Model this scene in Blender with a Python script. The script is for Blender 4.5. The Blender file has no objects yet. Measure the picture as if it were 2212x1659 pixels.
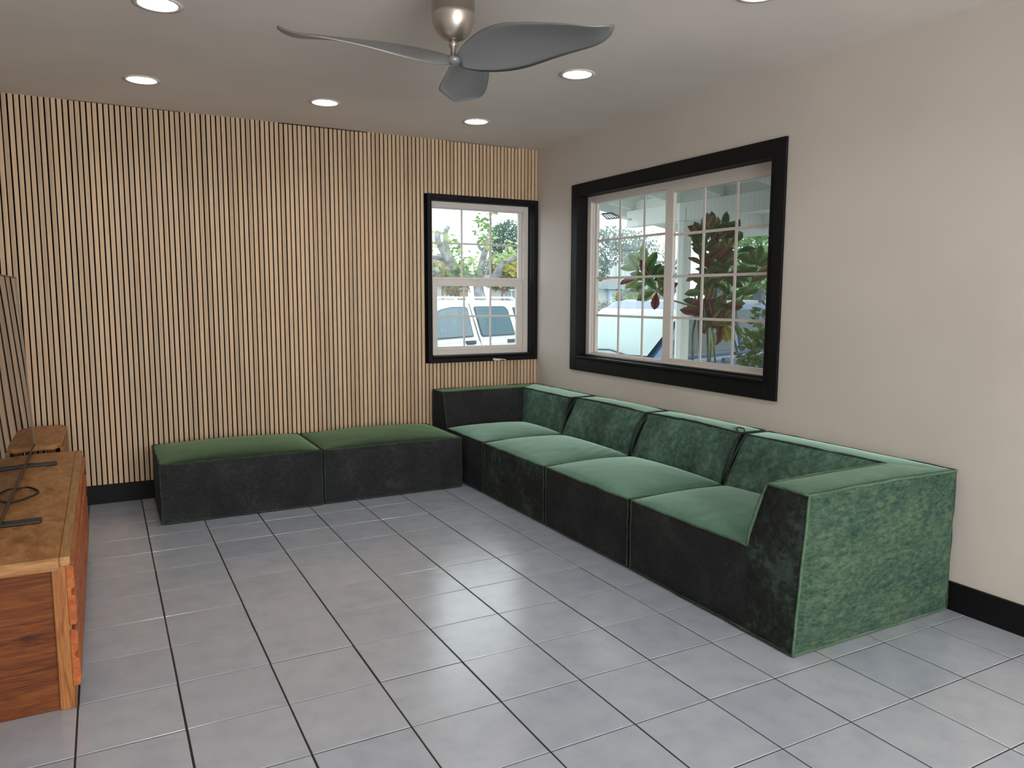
import bpy, bmesh, math, random
from mathutils import Vector, Matrix, noise
random.seed(7)
PI = math.pi
sc = bpy.context.scene
# ------------------------------------------------------------------ camera
CAM = Vector((-3.116, -5.369, 1.318))
CM = Matrix(((0.8804, 0.0520, -0.4714), (-0.4742, 0.1034, -0.8743), (0.0033, 0.9933, 0.1157)))
FPX = 1637.3
cd = bpy.data.cameras.new('camera'); cam = bpy.data.objects.new('camera', cd)
sc.collection.objects.link(cam); sc.camera = cam
cd.sensor_width = 36; cd.sensor_fit = 'HORIZONTAL'; cd.lens = FPX / 2212 * 36
cd.clip_start = 0.05; cd.clip_end = 300
q = CM.to_quaternion(); q.normalize()
cam.rotation_mode = 'QUATERNION'; cam.rotation_quaternion = q; cam.location = CAM
# ------------------------------------------------------------------ colour management
sc.view_settings.view_transform = 'Standard'; sc.view_settings.look = 'None'
sc.view_settings.gamma = 1; sc.view_settings.exposure = 0.0
sc.view_settings.use_curve_mapping = False
# ------------------------------------------------------------------ sky (bright overcast)
SKY = 3.0
w = bpy.data.worlds.new('world'); sc.world = w; w.use_nodes = True
nt = w.node_tree; nt.nodes.clear()
wo = nt.nodes.new('ShaderNodeOutputWorld'); bg = nt.nodes.new('ShaderNodeBackground')
tc = nt.nodes.new('ShaderNodeTexCoord'); nz = nt.nodes.new('ShaderNodeTexNoise'); nz.inputs['Scale'].default_value = 2.2
nz.inputs['Detail'].default_value = 4
cr = nt.nodes.new('ShaderNodeValToRGB')
cr.color_ramp.elements[0].position = .35; cr.color_ramp.elements[0].color = (.80, .93, 1, 1)
cr.color_ramp.elements[1].position = .6; cr.color_ramp.elements[1].color = (.97, 1, 1, 1)
nt.links.new(tc.outputs['Generated'], nz.inputs['Vector']); nt.links.new(nz.outputs['Fac'], cr.inputs['Fac'])
nt.links.new(cr.outputs['Color'], bg.inputs['Color']); bg.inputs['Strength'].default_value = SKY
nt.links.new(bg.outputs[0], wo.inputs['Surface'])
# daylight coming through the wide patio opening at the far end of the room, behind the camera
def area(name, loc, rot, sx, sy, power, col):
    l = bpy.data.lights.new(name, 'AREA'); l.shape = 'RECTANGLE'; l.size = sx; l.size_y = sy
    l.energy = power; l.color = col
    o = bpy.data.objects.new(name, l); sc.collection.objects.link(o); o.location = loc; o.rotation_euler = rot
    return o
area('patio_daylight', (-1.88, -8.55, 1.2), (PI/2, 0, 0), 3.5, 2.1, 205, (1.0, .97, .93))
LAMP = 150.0
# ------------------------------------------------------------------ helpers
col = sc.collection
def link(o): col.objects.link(o); return o
def empty(name, loc, rz=0.0, parent=None):
    o = link(bpy.data.objects.new(name, None)); o.location = loc; o.rotation_euler = (0, 0, rz); o.empty_display_size = .1
    if parent: o.parent = parent
    return o
def tag(o, label=None, cat=None, group=None, kind=None):
    if label: o['label'] = label
    if cat: o['category'] = cat
    if group: o['group'] = group
    if kind: o['kind'] = kind
    return o
def wloc(o):
    m = Vector((0, 0, 0))
    while o: m = m + Vector(o.location); o = o.parent
    return m
def obj(name, bm, mat, parent=None, smooth=False, bevel=0, seg=1, world=True, kind=None):
    """link bm (world coordinates unless world=False) as ONE mesh object"""
    if parent is not None and world:
        bmesh.ops.translate(bm, verts=bm.verts, vec=-wloc(parent))
    me = bpy.data.meshes.new(name); bm.to_mesh(me); bm.free()
    if isinstance(mat, (list, tuple)):
        for m in mat: me.materials.append(m)
    elif mat: me.materials.append(mat)
    if smooth:
        me.polygons.foreach_set('use_smooth', [True]*len(me.polygons))
    o = link(bpy.data.objects.new(name, me))
    if parent: o.parent = parent
    if bevel:
        b = o.modifiers.new('bevel', 'BEVEL'); b.width = bevel; b.segments = seg; b.limit_method = 'ANGLE'
    if kind: o['kind'] = kind
    return o
def box(bm, x0, x1, y0, y1, z0, z1, mi=0):
    v = [bm.verts.new(p) for p in ((x0,y0,z0),(x1,y0,z0),(x1,y1,z0),(x0,y1,z0),(x0,y0,z1),(x1,y0,z1),(x1,y1,z1),(x0,y1,z1))]
    for f in ((0,3,2,1),(4,5,6,7),(0,1,5,4),(1,2,6,5),(2,3,7,6),(3,0,4,7)):
        bm.faces.new([v[i] for i in f]).material_index = mi
def B(*a):
    bm = bmesh.new(); box(bm, *a); return bm
def prism(bm, pts, axis, a, b):
    """polygon pts (2D) extruded along axis from a to b"""
    def P(u, v, t):
        return {'x': (t, u, v), 'y': (u, t, v), 'z': (u, v, t)}[axis]
    A = [bm.verts.new(P(u, v, a)) for u, v in pts]; C = [bm.verts.new(P(u, v, b)) for u, v in pts]
    n = len(pts)
    bm.faces.new(A); bm.faces.new(C[::-1])
    for i in range(n): bm.faces.new((A[i], C[i], C[(i+1) % n], A[(i+1) % n]))
    bmesh.ops.recalc_face_normals(bm, faces=bm.faces)
def tube(bm, pts, r, seg=6, closed=False, r1=None):
    pts = [Vector(p) for p in pts]; n = len(pts); rings = []
    up = Vector((0, 0, 1)); prev = None
    for i, p in enumerate(pts):
        if closed: t = (pts[(i+1) % n] - pts[i-1])
        else: t = pts[min(i+1, n-1)] - pts[max(i-1, 0)]
        t = t.normalized() if t.length > 1e-9 else Vector((1, 0, 0))
        if prev is None:
            a = up if abs(t.dot(up)) < .9 else Vector((1, 0, 0)); x = t.cross(a).normalized()
        else:
            x = (prev - t*prev.dot(t));
            x = x.normalized() if x.length > 1e-6 else t.cross(up).normalized()
        prev = x; y = t.cross(x)
        rr = r if r1 is None else r + (r1-r)*i/(n-1)
        rings.append([bm.verts.new(p + (x*math.cos(2*PI*k/seg) + y*math.sin(2*PI*k/seg))*rr) for k in range(seg)])
    m = n if closed else n-1
    for i in range(m):
        A, C = rings[i], rings[(i+1) % n]
        for k in range(seg): bm.faces.new((A[k], A[(k+1) % seg], C[(k+1) % seg], C[k]))
    if not closed:
        bm.faces.new(rings[0][::-1]); bm.faces.new(rings[-1])
def lathe(bm, prof, c, seg=32, cap=True):
    rings = [[bm.verts.new((c[0]+r*math.cos(2*PI*k/seg), c[1]+r*math.sin(2*PI*k/seg), z)) for k in range(seg)] for r, z in prof]
    for A, C in zip(rings, rings[1:]):
        for k in range(seg): bm.faces.new((A[k], A[(k+1) % seg], C[(k+1) % seg], C[k]))
    if cap:
        bm.faces.new(rings[0][::-1]); bm.faces.new(rings[-1])
def ang(pts, r):
    """resample a polyline densely"""
    out = []
    for a, b in zip(pts, pts[1:]):
        a, b = Vector(a), Vector(b); n = max(1, int((b-a).length/r))
        out += [a.lerp(b, i/n) for i in range(n)]
    out.append(Vector(pts[-1])); return out
def at(px, py, d):
    """real point that stands d metres in front of the viewer along the viewing axis"""
    return CAM + CM @ Vector(((px-1106)/FPX*d, -(py-829.5)/FPX*d, -d))
# ------------------------------------------------------------------ materials
def mat(name):
    m = bpy.data.materials.new(name); m.use_nodes = True
    n = m.node_tree; b = n.nodes['Principled BSDF']; return m, n, b
def simple(name, c, rough=.6, metal=0, spec=.5, coat=0):
    m, n, b = mat(name); b.inputs['Base Color'].default_value = (*c, 1); b.inputs['Roughness'].default_value = rough
    b.inputs['Metallic'].default_value = metal; b.inputs['Specular IOR Level'].default_value = spec
    b.inputs['Coat Weight'].default_value = coat
    return m
def N(n, t, **kw):
    x = n.nodes.new(t)
    for k, v in kw.items():
        if k in x.inputs.keys(): x.inputs[k].default_value = v
        else: setattr(x, k, v)
    return x
def mapped(n, scale=(1,1,1), src='Object', rot=(0,0,0)):
    t = n.nodes.new('ShaderNodeTexCoord'); mp = n.nodes.new('ShaderNodeMapping')
    mp.inputs['Scale'].default_value = scale; mp.inputs['Rotation'].default_value = rot
    if src == 'World':
        g = n.nodes.new('ShaderNodeNewGeometry'); n.links.new(g.outputs['Position'], mp.inputs['Vector'])
    else: n.links.new(t.outputs[src], mp.inputs['Vector'])
    return mp.outputs[0]
def ramp(n, fac, stops):
    r = n.nodes.new('ShaderNodeValToRGB'); e = r.color_ramp.elements
    while len(e) < len(stops): e.new(.5)
    for k, (p, c) in zip(e, stops): k.position = p; k.color = (*c, 1) if len(c) == 3 else c
    n.links.new(fac, r.inputs['Fac']); return r.outputs['Color']
def bump(n, b, h, strength=.3, dist=.01):
    x = n.nodes.new('ShaderNodeBump'); x.inputs['Strength'].default_value = strength; x.inputs['Distance'].default_value = dist
    n.links.new(h, x.inputs['Height']); n.links.new(x.outputs[0], b.inputs['Normal'])
def mix(n, a, b_, f, mode='MIX'):
    x = n.nodes.new('ShaderNodeMix'); x.data_type = 'RGBA'; x.blend_type = mode
    for s, v in ((6, a), (7, b_)):
        if isinstance(v, tuple): x.inputs[s].default_value = (*v, 1)
        else: n.links.new(v, x.inputs[s])
    if isinstance(f, (int, float)): x.inputs[0].default_value = f
    else: n.links.new(f, x.inputs[0])
    return x.outputs[2]
def paint(name, c, rough=.75, amp=.06, bscale=90, bstr=.12, big=1.2):
    m, n, b = mat(name); v = mapped(n, src='World')
    a = N(n, 'ShaderNodeTexNoise', Scale=big, Detail=3.0); n.links.new(v, a.inputs['Vector'])
    lo = tuple(x*(1-amp) for x in c); hi = tuple(min(1, x*(1+amp)) for x in c)
    n.links.new(ramp(n, a.outputs['Fac'], [(.3, lo), (.7, hi)]), b.inputs['Base Color'])
    b.inputs['Roughness'].default_value = rough
    h = N(n, 'ShaderNodeTexNoise', Scale=bscale, Detail=4.0); n.links.new(v, h.inputs['Vector'])
    bump(n, b, h.outputs['Fac'], bstr, .004); return m
M_wall = paint('warm_white_wall_paint', (.545, .50, .455), bscale=38, bstr=.16)
M_ceil = paint('ceiling_paint', (.66, .615, .57), bscale=30, bstr=.22)
M_black = paint('black_satin_paint', (.003, .003, .0038), rough=.6, bscale=60, bstr=.10)
M_black.node_tree.nodes['Principled BSDF'].inputs['Specular IOR Level'].default_value = .2
M_felt = simple('black_felt', (.004, .004, .004), .95, spec=.1)
M_vinyl = simple('white_vinyl', (.62, .575, .54), .4)
M_muntin = simple('white_grille_bar', (.60, .56, .53), .45)
M_grout = paint('dark_grout', (.022, .018, .015), rough=.9)
def tile_mat():
    m, n, b = mat('grey_glazed_tile'); v = mapped(n, src='World')
    oi = n.nodes.new('ShaderNodeObjectInfo')
    add = n.nodes.new('ShaderNodeVectorMath'); add.operation = 'ADD'
    sc_ = n.nodes.new('ShaderNodeVectorMath'); sc_.operation = 'SCALE'; sc_.inputs['Scale'].default_value = 37
    cmb = n.nodes.new('ShaderNodeCombineXYZ'); n.links.new(oi.outputs['Random'], cmb.inputs[0]); n.links.new(oi.outputs['Random'], cmb.inputs[1])
    n.links.new(cmb.outputs[0], sc_.inputs[0]); n.links.new(v, add.inputs[0]); n.links.new(sc_.outputs[0], add.inputs[1])
    a = N(n, 'ShaderNodeTexNoise', Scale=9.0, Detail=5.0, Roughness=.55); n.links.new(add.outputs[0], a.inputs['Vector'])
    c1 = ramp(n, a.outputs['Fac'], [(.28, (.32, .358, .418)), (.5, (.368, .403, .458)), (.75, (.405, .435, .488))])
    c2 = ramp(n, oi.outputs['Random'], [(0, (.93, .93, .95)), (1, (1.04, 1.02, 1.0))])
    n.links.new(mix(n, c1, c2, 1.0, 'MULTIPLY'), b.inputs['Base Color'])
    b.inputs['Roughness'].default_value = .23; b.inputs['Specular IOR Level'].default_value = 1.0; b.inputs['Coat Weight'].default_value = .35; b.inputs['Coat Roughness'].default_value = .2
    h = N(n, 'ShaderNodeTexNoise', Scale=160.0, Detail=3.0); n.links.new(v, h.inputs['Vector'])
    bump(n, b, h.outputs['Fac'], .10, .003); return m
M_tile = tile_mat()
def slat_mat():
    m, n, b = mat('pale_oak_slat'); v = mapped(n, (60, 60, 1.6))
    oi = n.nodes.new('ShaderNodeObjectInfo')
    add = n.nodes.new('ShaderNodeVectorMath'); add.operation = 'ADD'
    cmb = n.nodes.new('ShaderNodeCombineXYZ'); mu = n.nodes.new('ShaderNodeMath'); mu.operation = 'MULTIPLY'; mu.inputs[1].default_value = 91
    n.links.new(oi.outputs['Random'], mu.inputs[0]); n.links.new(mu.outputs[0], cmb.inputs[2]); n.links.new(mu.outputs[0], cmb.inputs[0])
    n.links.new(v, add.inputs[0]); n.links.new(cmb.outputs[0], add.inputs[1])
    a = N(n, 'ShaderNodeTexNoise', Scale=1.6, Detail=6.0, Roughness=.65); n.links.new(add.outputs[0], a.inputs['Vector'])
    c1 = ramp(n, a.outputs['Fac'], [(.25, (.44, .30, .185)), (.5, (.55, .39, .25)), (.8, (.64, .475, .325))])
    c2 = ramp(n, oi.outputs['Random'], [(0, (.82, .80, .78)), (.5, (.98, .98, .98)), (1, (1.1, 1.06, 1.02))])
    n.links.new(mix(n, c1, c2, 1.0, 'MULTIPLY'), b.inputs['Base Color']); b.inputs['Roughness'].default_value = .6
    bump(n, b, a.outputs['Fac'], .15, .002); return m
M_slat = slat_mat()
M_slatedge = simple('pale_slat_edge', (.74, .56, .39), .6)
def wood(name, dark, mid, light, rot=(0,0,0), scale=(3, 22, 22), rough=.42, wav=3.0):
    m, n, b = mat(name); v = mapped(n, scale, rot=rot)
    a = N(n, 'ShaderNodeTexNoise', Scale=wav, Detail=7.0, Roughness=.62, Distortion=.9); n.links.new(v, a.inputs['Vector'])
    a2 = N(n, 'ShaderNodeTexNoise', Scale=wav*5, Detail=3.0); n.links.new(v, a2.inputs['Vector'])
    c = ramp(n, a.outputs['Fac'], [(.30, dark), (.45, mid), (.62, light), (.8, mid)])
    c2 = ramp(n, a2.outputs['Fac'], [(.3, (.78, .74, .7)), (.6, (1.05, 1.05, 1.05))])
    n.links.new(mix(n, c, c2, 1.0, 'MULTIPLY'), b.inputs['Base Color'])
    b.inputs['Roughness'].default_value = rough; b.inputs['Coat Weight'].default_value = .04; b.inputs['Specular IOR Level'].default_value = .25
    bump(n, b, a2.outputs['Fac'], .12, .002); return m
M_woodtop = wood('worn_oak_top', (.19, .075, .022), (.31, .135, .04), (.42, .21, .08), scale=(5, 2.4, 5), wav=2.6)
M_woodedge = wood('worn_oak_edging', (.25, .11, .035), (.33, .165, .06), (.42, .23, .095), scale=(30, 3, 30), wav=2)
M_woodside = wood('reddish_oak_side', (.03, .007, .003), (.12, .032, .007), (.18, .055, .012), scale=(1.5, 3, 19), wav=2.8, rough=.6)
M_woodedge2 = wood('worn_oak_front_edging', (.22, .09, .028), (.30, .14, .048), (.38, .20, .08), scale=(3, 26, 26), wav=2)
M_woodside.node_tree.nodes['Principled BSDF'].inputs['Coat Weight'].default_value = 0
M_woodpost = wood('reddish_oak_post', (.12, .036, .012), (.27, .10, .028), (.36, .155, .05), scale=(34, 34, 2.2), wav=1.8)
M_drawer = wood('red_oak_drawer', (.22, .045, .010), (.33, .082, .020), (.42, .13, .038), scale=(9, 2.2, 9), wav=2.4, rough=.5)
def velvet(name, dark, mid, light, s=26, sheen=.4, tint=(.35, .6, .45), lo=.36, hi=.66, stretch=(1, 1, 1), wl=.45):
    m, n, b = mat(name); v = mapped(n, stretch, src='World')
    a = N(n, 'ShaderNodeTexNoise', Scale=4.2, Detail=3.0, Roughness=.6, Distortion=.35); n.links.new(v, a.inputs['Vector'])
    f = N(n, 'ShaderNodeTexNoise', Scale=s, Detail=6.0, Roughness=.68, Distortion=.5); n.links.new(v, f.inputs['Vector'])
    g = N(n, 'ShaderNodeTexNoise', Scale=420.0, Detail=2.0); n.links.new(v, g.inputs['Vector'])
    m1 = n.nodes.new('ShaderNodeMath'); m1.operation = 'MULTIPLY_ADD'; m1.inputs[1].default_value = 1-wl
    m2 = n.nodes.new('ShaderNodeMath'); m2.operation = 'MULTIPLY'; m2.inputs[1].default_value = wl
    n.links.new(a.outputs['Fac'], m2.inputs[0]); n.links.new(f.outputs['Fac'], m1.inputs[0]); n.links.new(m2.outputs[0], m1.inputs[2])
    c = ramp(n, m1.outputs[0], [(lo, dark), ((lo+hi)/2, mid), (hi, light)])
    c2 = ramp(n, g.outputs['Fac'], [(.3, (.8, .8, .8)), (.7, (1.2, 1.2, 1.2))])
    n.links.new(mix(n, c, c2, 1.0, 'MULTIPLY'), b.inputs['Base Color'])
    b.inputs['Roughness'].default_value = .85; b.inputs['Specular IOR Level'].default_value = .15
    b.inputs['Sheen Weight'].default_value = sheen; b.inputs['Sheen Roughness'].default_value = .35
    b.inputs['Sheen Tint'].default_value = (*tint, 1)
    bump(n, b, f.outputs['Fac'], .25, .006); return m
V_top = velvet('green_velvet_seat', (.055, .122, .084), (.078, .162, .116), (.108, .202, .150), s=7, tint=(.68, 1.0, .85), sheen=.95, lo=.3, hi=.7)  # same velvet on every panel; nap light and shade put into the base colours
V_arm = velvet('green_velvet_arm_top', (.030, .060, .042), (.050, .095, .065), (.075, .135, .095), s=11, tint=(.50, .75, .58), sheen=.55)
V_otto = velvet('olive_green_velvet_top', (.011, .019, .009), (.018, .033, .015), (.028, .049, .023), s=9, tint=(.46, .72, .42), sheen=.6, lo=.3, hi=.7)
V_dark = velvet('velvet_panel_nap_shade', (.012, .0128, .0135), (.019, .020, .0205), (.036, .040, .039), s=75, sheen=.05, tint=(.5, .5, .5), lo=.36, hi=.66)  # green velvet against the nap, its shade put into the colour
V_dkgr = velvet('mottled_velvet_panel_nap_shade', (.013, .013, .013), (.021, .026, .023), (.04, .066, .05), s=34, sheen=.06, tint=(.4, .6, .5), lo=.42, hi=.62)  # as above, nap shade in the colour with green mottling
V_back = velvet('mottled_green_velvet_back', (.030, .050, .040), (.058, .115, .085), (.11, .20, .15), s=30, sheen=.16, lo=.38, hi=.64)
V_end = velvet('mottled_green_velvet_end_nap_light', (.017, .040, .035), (.040, .076, .050), (.080, .118, .072), s=38, sheen=.15, lo=.38, hi=.62, stretch=(.8, 1, 1.7), wl=.28)  # same velvet with the nap, its brightness put into the colour
V_pipe = velvet('dark_green_velvet_piping', (.014, .020, .016), (.026, .040, .031), (.045, .07, .055), s=60, sheen=.12)
V_pipeg = velvet('green_velvet_piping', (.04, .075, .045), (.07, .125, .075), (.1, .17, .11), s=60, sheen=.2)
M_nickel = simple('brushed_nickel', (.50, .44, .39), .33, metal=.85)
M_blade = simple('pewter_blade', (.22, .225, .23), .36, metal=.35)
M_baffle = simple('white_baffle', (.92, .92, .9), .5)
M_ring = paint('painted_trim_ring', (.66, .615, .57), bscale=30, bstr=.1)
def emis(name, c, s):
    m, n, b = mat(name); b.inputs['Base Color'].default_value = (0, 0, 0, 1)
    b.inputs['Emission Color'].default_value = (*c, 1); b.inputs['Emission Strength'].default_value = s; return m
M_lamp = emis('lit_lamp_lens', (1, .98, .95), LAMP)
def glass(name, tint, fresn=1.42, extra=0.0):
    m = bpy.data.materials.new(name); m.use_nodes = True; n = m.node_tree; n.nodes.clear()
    o = n.nodes.new('ShaderNodeOutputMaterial'); t = n.nodes.new('ShaderNodeBsdfTransparent'); g = n.nodes.new('ShaderNodeBsdfGlossy')
    g.inputs['Roughness'].default_value = 0.0; t.inputs['Color'].default_value = (*tint, 1)
    f = n.nodes.new('ShaderNodeFresnel'); f.inputs['IOR'].default_value = fresn
    x = n.nodes.new('ShaderNodeMixShader'); gi = n.nodes.new('ShaderNodeNewGeometry'); iv = n.nodes.new('ShaderNodeMath'); iv.operation = 'SUBTRACT'; iv.inputs[0].default_value = 1.0
    n.links.new(gi.outputs['Backfacing'], iv.inputs[1]); mu = n.nodes.new('ShaderNodeMath'); mu.operation = 'MULTIPLY'
    n.links.new(f.outputs[0], mu.inputs[0]); n.links.new(iv.outputs[0], mu.inputs[1])
    n.links.new(mu.outputs[0], x.inputs[0]); n.links.new(t.outputs[0], x.inputs[1]); n.links.new(g.outputs[0], x.inputs[2])
    n.links.new(x.outputs[0], o.inputs['Surface']); return m
M_glass = glass('window_glass', (.96, .985, .98))
def screen_mat():
    m = bpy.data.materials.new('insect_screen_mesh'); m.use_nodes = True; n = m.node_tree; n.nodes.clear()
    o = n.nodes.new('ShaderNodeOutputMaterial'); t = n.nodes.new('ShaderNodeBsdfTransparent'); g = n.nodes.new('ShaderNodeBsdfDiffuse')
    g.inputs['Color'].default_value = (.10, .11, .11, 1)
    wv = n.nodes.new('ShaderNodeTexWave'); wv.inputs['Scale'].default_value = 9; wv.bands_direction = 'Y'
    n.links.new(mapped(n, src='World'), wv.inputs['Vector'])
    mr = n.nodes.new('ShaderNodeMapRange'); mr.inputs['To Min'].default_value = .18; mr.inputs['To Max'].default_value = .198
    n.links.new(wv.outputs['Fac'], mr.inputs['Value'])
    x = n.nodes.new('ShaderNodeMixShader'); n.links.new(mr.outputs[0], x.inputs[0])
    n.links.new(t.outputs[0], x.inputs[1]); n.links.new(g.outputs[0], x.inputs[2]); n.links.new(x.outputs[0], o.inputs['Surface']); return m
M_screen = screen_mat()
M_tv = simple('glossy_black_screen', (.014, .010, .013), .018, spec=.5)
M_plastic = simple('black_plastic', (.012, .012, .013), .45)
M_bezel = simple('bronze_bezel', (.10, .07, .045), .4, metal=.3)
M_cable = simple('black_rubber', (.01, .01, .011), .5)
# exterior
M_stucco = paint('exterior_stucco', (.62, .60, .56), bscale=50, bstr=.3)
M_white = paint('white_exterior_paint', (.80, .85, .80), bscale=20, bstr=.05, rough=.6)
M_roofboard = paint('white_roof_boards', (.74, .79, .74), bscale=20, bstr=.1)
M_trunk = paint('grey_bark', (.27, .27, .28), rough=.95, amp=.35, big=9, bscale=40, bstr=.8)
M_stem = paint('green_brown_stem', (.20, .24, .12), rough=.8, amp=.3, big=14)
def leaf(name, c, c2):
    m, n, b = mat(name); oi = n.nodes.new('ShaderNodeObjectInfo'); v = mapped(n, src='World')
    a = N(n, 'ShaderNodeTexNoise', Scale=9.0, Detail=2.0); n.links.new(v, a.inputs['Vector'])
    n.links.new(ramp(n, a.outputs['Fac'], [(.35, c), (.65, c2)]), b.inputs['Base Color'])
    b.inputs['Roughness'].default_value = .5
    tl = n.nodes.new('ShaderNodeBsdfTranslucent'); mx = n.nodes.new('ShaderNodeMixShader'); mx.inputs[0].default_value = .38
    n.links.new(b.inputs['Base Color'].links[0].from_socket, tl.inputs['Color'])
    n.links.new(b.outputs[0], mx.inputs[1]); n.links.new(tl.outputs[0], mx.inputs[2]); n.links.new(mx.outputs[0], n.nodes['Material Output'].inputs['Surface']); return m
L_green = leaf('mid_green_leaf', (.13, .23, .075), (.19, .30, .11))
L_lite = leaf('light_green_leaf', (.34, .47, .18), (.44, .56, .27))
L_dkgreen = leaf('deep_green_leaf', (.07, .12, .05), (.12, .20, .07))
L_red = leaf('red_brown_leaf', (.17, .055, .05), (.28, .095, .075))
L_brown = leaf('olive_brown_leaf', (.22, .17, .08), (.34, .27, .12))
L_yel = leaf('yellow_leaf', (.34, .32, .03), (.44, .40, .06))
L_grey = leaf('hazy_grey_green_leaf', (.17, .23, .20), (.28, .34, .30))
L_con = leaf('blue_green_needles', (.09, .17, .13), (.17, .27, .21))
L_pink = leaf('pink_blossom', (.42, .25, .20), (.60, .34, .28))
L_far = leaf('bright_far_leaf', (.17, .31, .13), (.32, .47, .25))
L_rose = leaf('red_rose', (.70, .12, .14), (.8, .25, .25))
M_carw = simple('white_car_paint', (.82, .86, .88), .25, coat=.6)
M_carb = simple('blue_car_paint', (.05, .10, .20), .3, metal=.1, coat=.4)
M_roofglint = simple('car_roof_sky_reflection', (.30, .34, .37), .4)  # sky reflection on the blue roof, put into a pale colour
M_cwin = simple('tinted_car_window', (.12, .19, .23), .1, spec=.5)
M_wsh = simple('pale_windshield', (.25, .34, .34), .12, spec=.6)
M_cwinb = simple('grey_blue_car_window', (.045, .07, .08), .15, spec=.3)
M_cblk = simple('car_black_trim', (.06, .08, .10), .5)
M_tyre = simple('tyre_rubber', (.03, .03, .03), .8)
M_red = simple('red_tail_lamp', (.65, .08, .08), .3)
M_yellow = simple('fluorescent_yellow_sign', (.80, .90, .02), .5)
M_ink = simple('black_lettering', (.02, .02, .02), .6)
M_asph = paint('grey_asphalt', (.2, .2, .21), rough=.9)
M_conc = paint('pale_concrete', (.28, .28, .27), rough=.9)
M_fence = paint('tan_wood_fence', (.30, .20, .11), rough=.8, amp=.2, big=6)
M_shingle = paint('grey_brown_shingle', (.17, .17, .17), rough=.9, amp=.15, big=8)
M_house = paint('cream_house_wall', (.40, .39, .36), rough=.9)
M_housew = simple('house_window_glass', (.22, .30, .32), .1)
M_blue_trim = simple('pale_blue_trim', (.22, .33, .37), .6)
M_door = simple('white_garage_door', (.44, .52, .54), .5)
M_hwhite = paint('white_house_siding', (.40, .45, .45), rough=.8)
M_solar = simple('pale_solar_panel', (.66, .72, .74), .3)
# ------------------------------------------------------------------ room shell
H = 2.466; XL = -3.8; YB = -8.6; TW = .14
def struct(name, bm, m, **k):
    o = obj(name, bm, m, **k); o['kind'] = 'structure'; return o
# floor: grout bed plus single tiles
XS = [-3.8, -3.552, -3.250, -2.954, -2.648, -2.343, -2.032, -1.726, -1.422, -1.122, -.829, -.534, -.238, 0]
YS = [0, -.258, -.565, -.876, -1.165, -1.461, -1.761, -2.063, -2.369, -2.674, -2.985, -3.292, -3.603, -3.910, -4.226]
while YS[-1] > YB+.31: YS.append(YS[-1]-.306)
YS.append(YB)
floor = struct('floor', B(XL-TW, TW, YB-TW, TW, -.15, -.0035), M_grout)
def tile_bm(wx, wy, cx=0, cy=0, bm=None):
    bm = bm or bmesh.new(); b_ = .0016; rings = []
    for ins, z in ((0, -.003), (0, -.0010), (b_, 0)):
        rings.append([bm.verts.new((cx+sx*(wx/2-ins), cy+sy*(wy/2-ins), z)) for sx, sy in ((-1,-1),(1,-1),(1,1),(-1,1))])
    for A, C in zip(rings, rings[1:]):
        for k in range(4): bm.faces.new((A[k], A[(k+1) % 4], C[(k+1) % 4], C[k]))
    bm.faces.new(rings[-1]); return bm
rest = bmesh.new(); tmesh = {}
GX, GY = .0062, .0045
for j in range(len(YS)-1):
    for i in range(len(XS)-1):
        x0, x1, y1, y0 = XS[i], XS[i+1], YS[j], YS[j+1]
        wx, wy, cx, cy = x1-x0-GX, y1-y0-GY, (x0+x1)/2, (y0+y1)/2
        if wx < .03 or wy < .03: continue
        if j < 17:
            key = (i, j)
            kx, ky = round(wx, 4), round(wy, 4)
            if (kx, ky) not in tmesh:
                me = bpy.data.meshes.new('tile'); t = tile_bm(kx, ky); t.to_mesh(me); t.free(); me.materials.append(M_tile); tmesh[(kx, ky)] = me
            o = link(bpy.data.objects.new('tile', tmesh[(kx, ky)])); o.parent = floor
            o.location = (cx+random.uniform(-.0006, .0006), cy+random.uniform(-.0006, .0006), random.uniform(-.0005, .0003))
            o.rotation_euler = (random.uniform(-.0009, .0009), random.uniform(-.0009, .0009), random.uniform(-.001, .001))
        else: tile_bm(wx, wy, cx, cy, rest)
obj('far_tiles', rest, M_tile, floor, kind='stuff')
# recessed light positions
LIGHTS = [(-2.863, -.69), (-1.874, -.69), (-.864, -.68), (-.871, -1.911), (-2.857, -1.911), (-.85, -3.14), (-2.86, -3.14),
          (-.87, -4.7), (-1.87, -4.7), (-2.86, -4.7), (-1.0, -6.8), (-2.7, -6.8)]
R1 = .073
bm = bmesh.new()
vs = [bm.verts.new(p) for p in ((XL-TW, YB-TW, H), (TW, YB-TW, H), (TW, TW, H), (XL-TW, TW, H))]
ed = [bm.edges.new((vs[i], vs[(i+1) % 4])) for i in range(4)]
for x, y in LIGHTS:
    c = [bm.verts.new((x+R1*math.cos(2*PI*k/32), y+R1*math.sin(2*PI*k/32), H)) for k in range(32)]
    ed += [bm.edges.new((c[k], c[(k+1) % 32])) for k in range(32)]
bmesh.ops.triangle_fill(bm, edges=ed, use_beauty=True, use_dissolve=False)
for f in bm.faces:
    if f.normal.z > 0: f.normal_flip()
ceil_o = struct('ceiling', bm, M_ceil)
struct('trim_1', B(XL-TW, TW, YB-TW, TW, H+.14, H+.2), M_stucco)   # roof deck above the ceiling void
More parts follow.
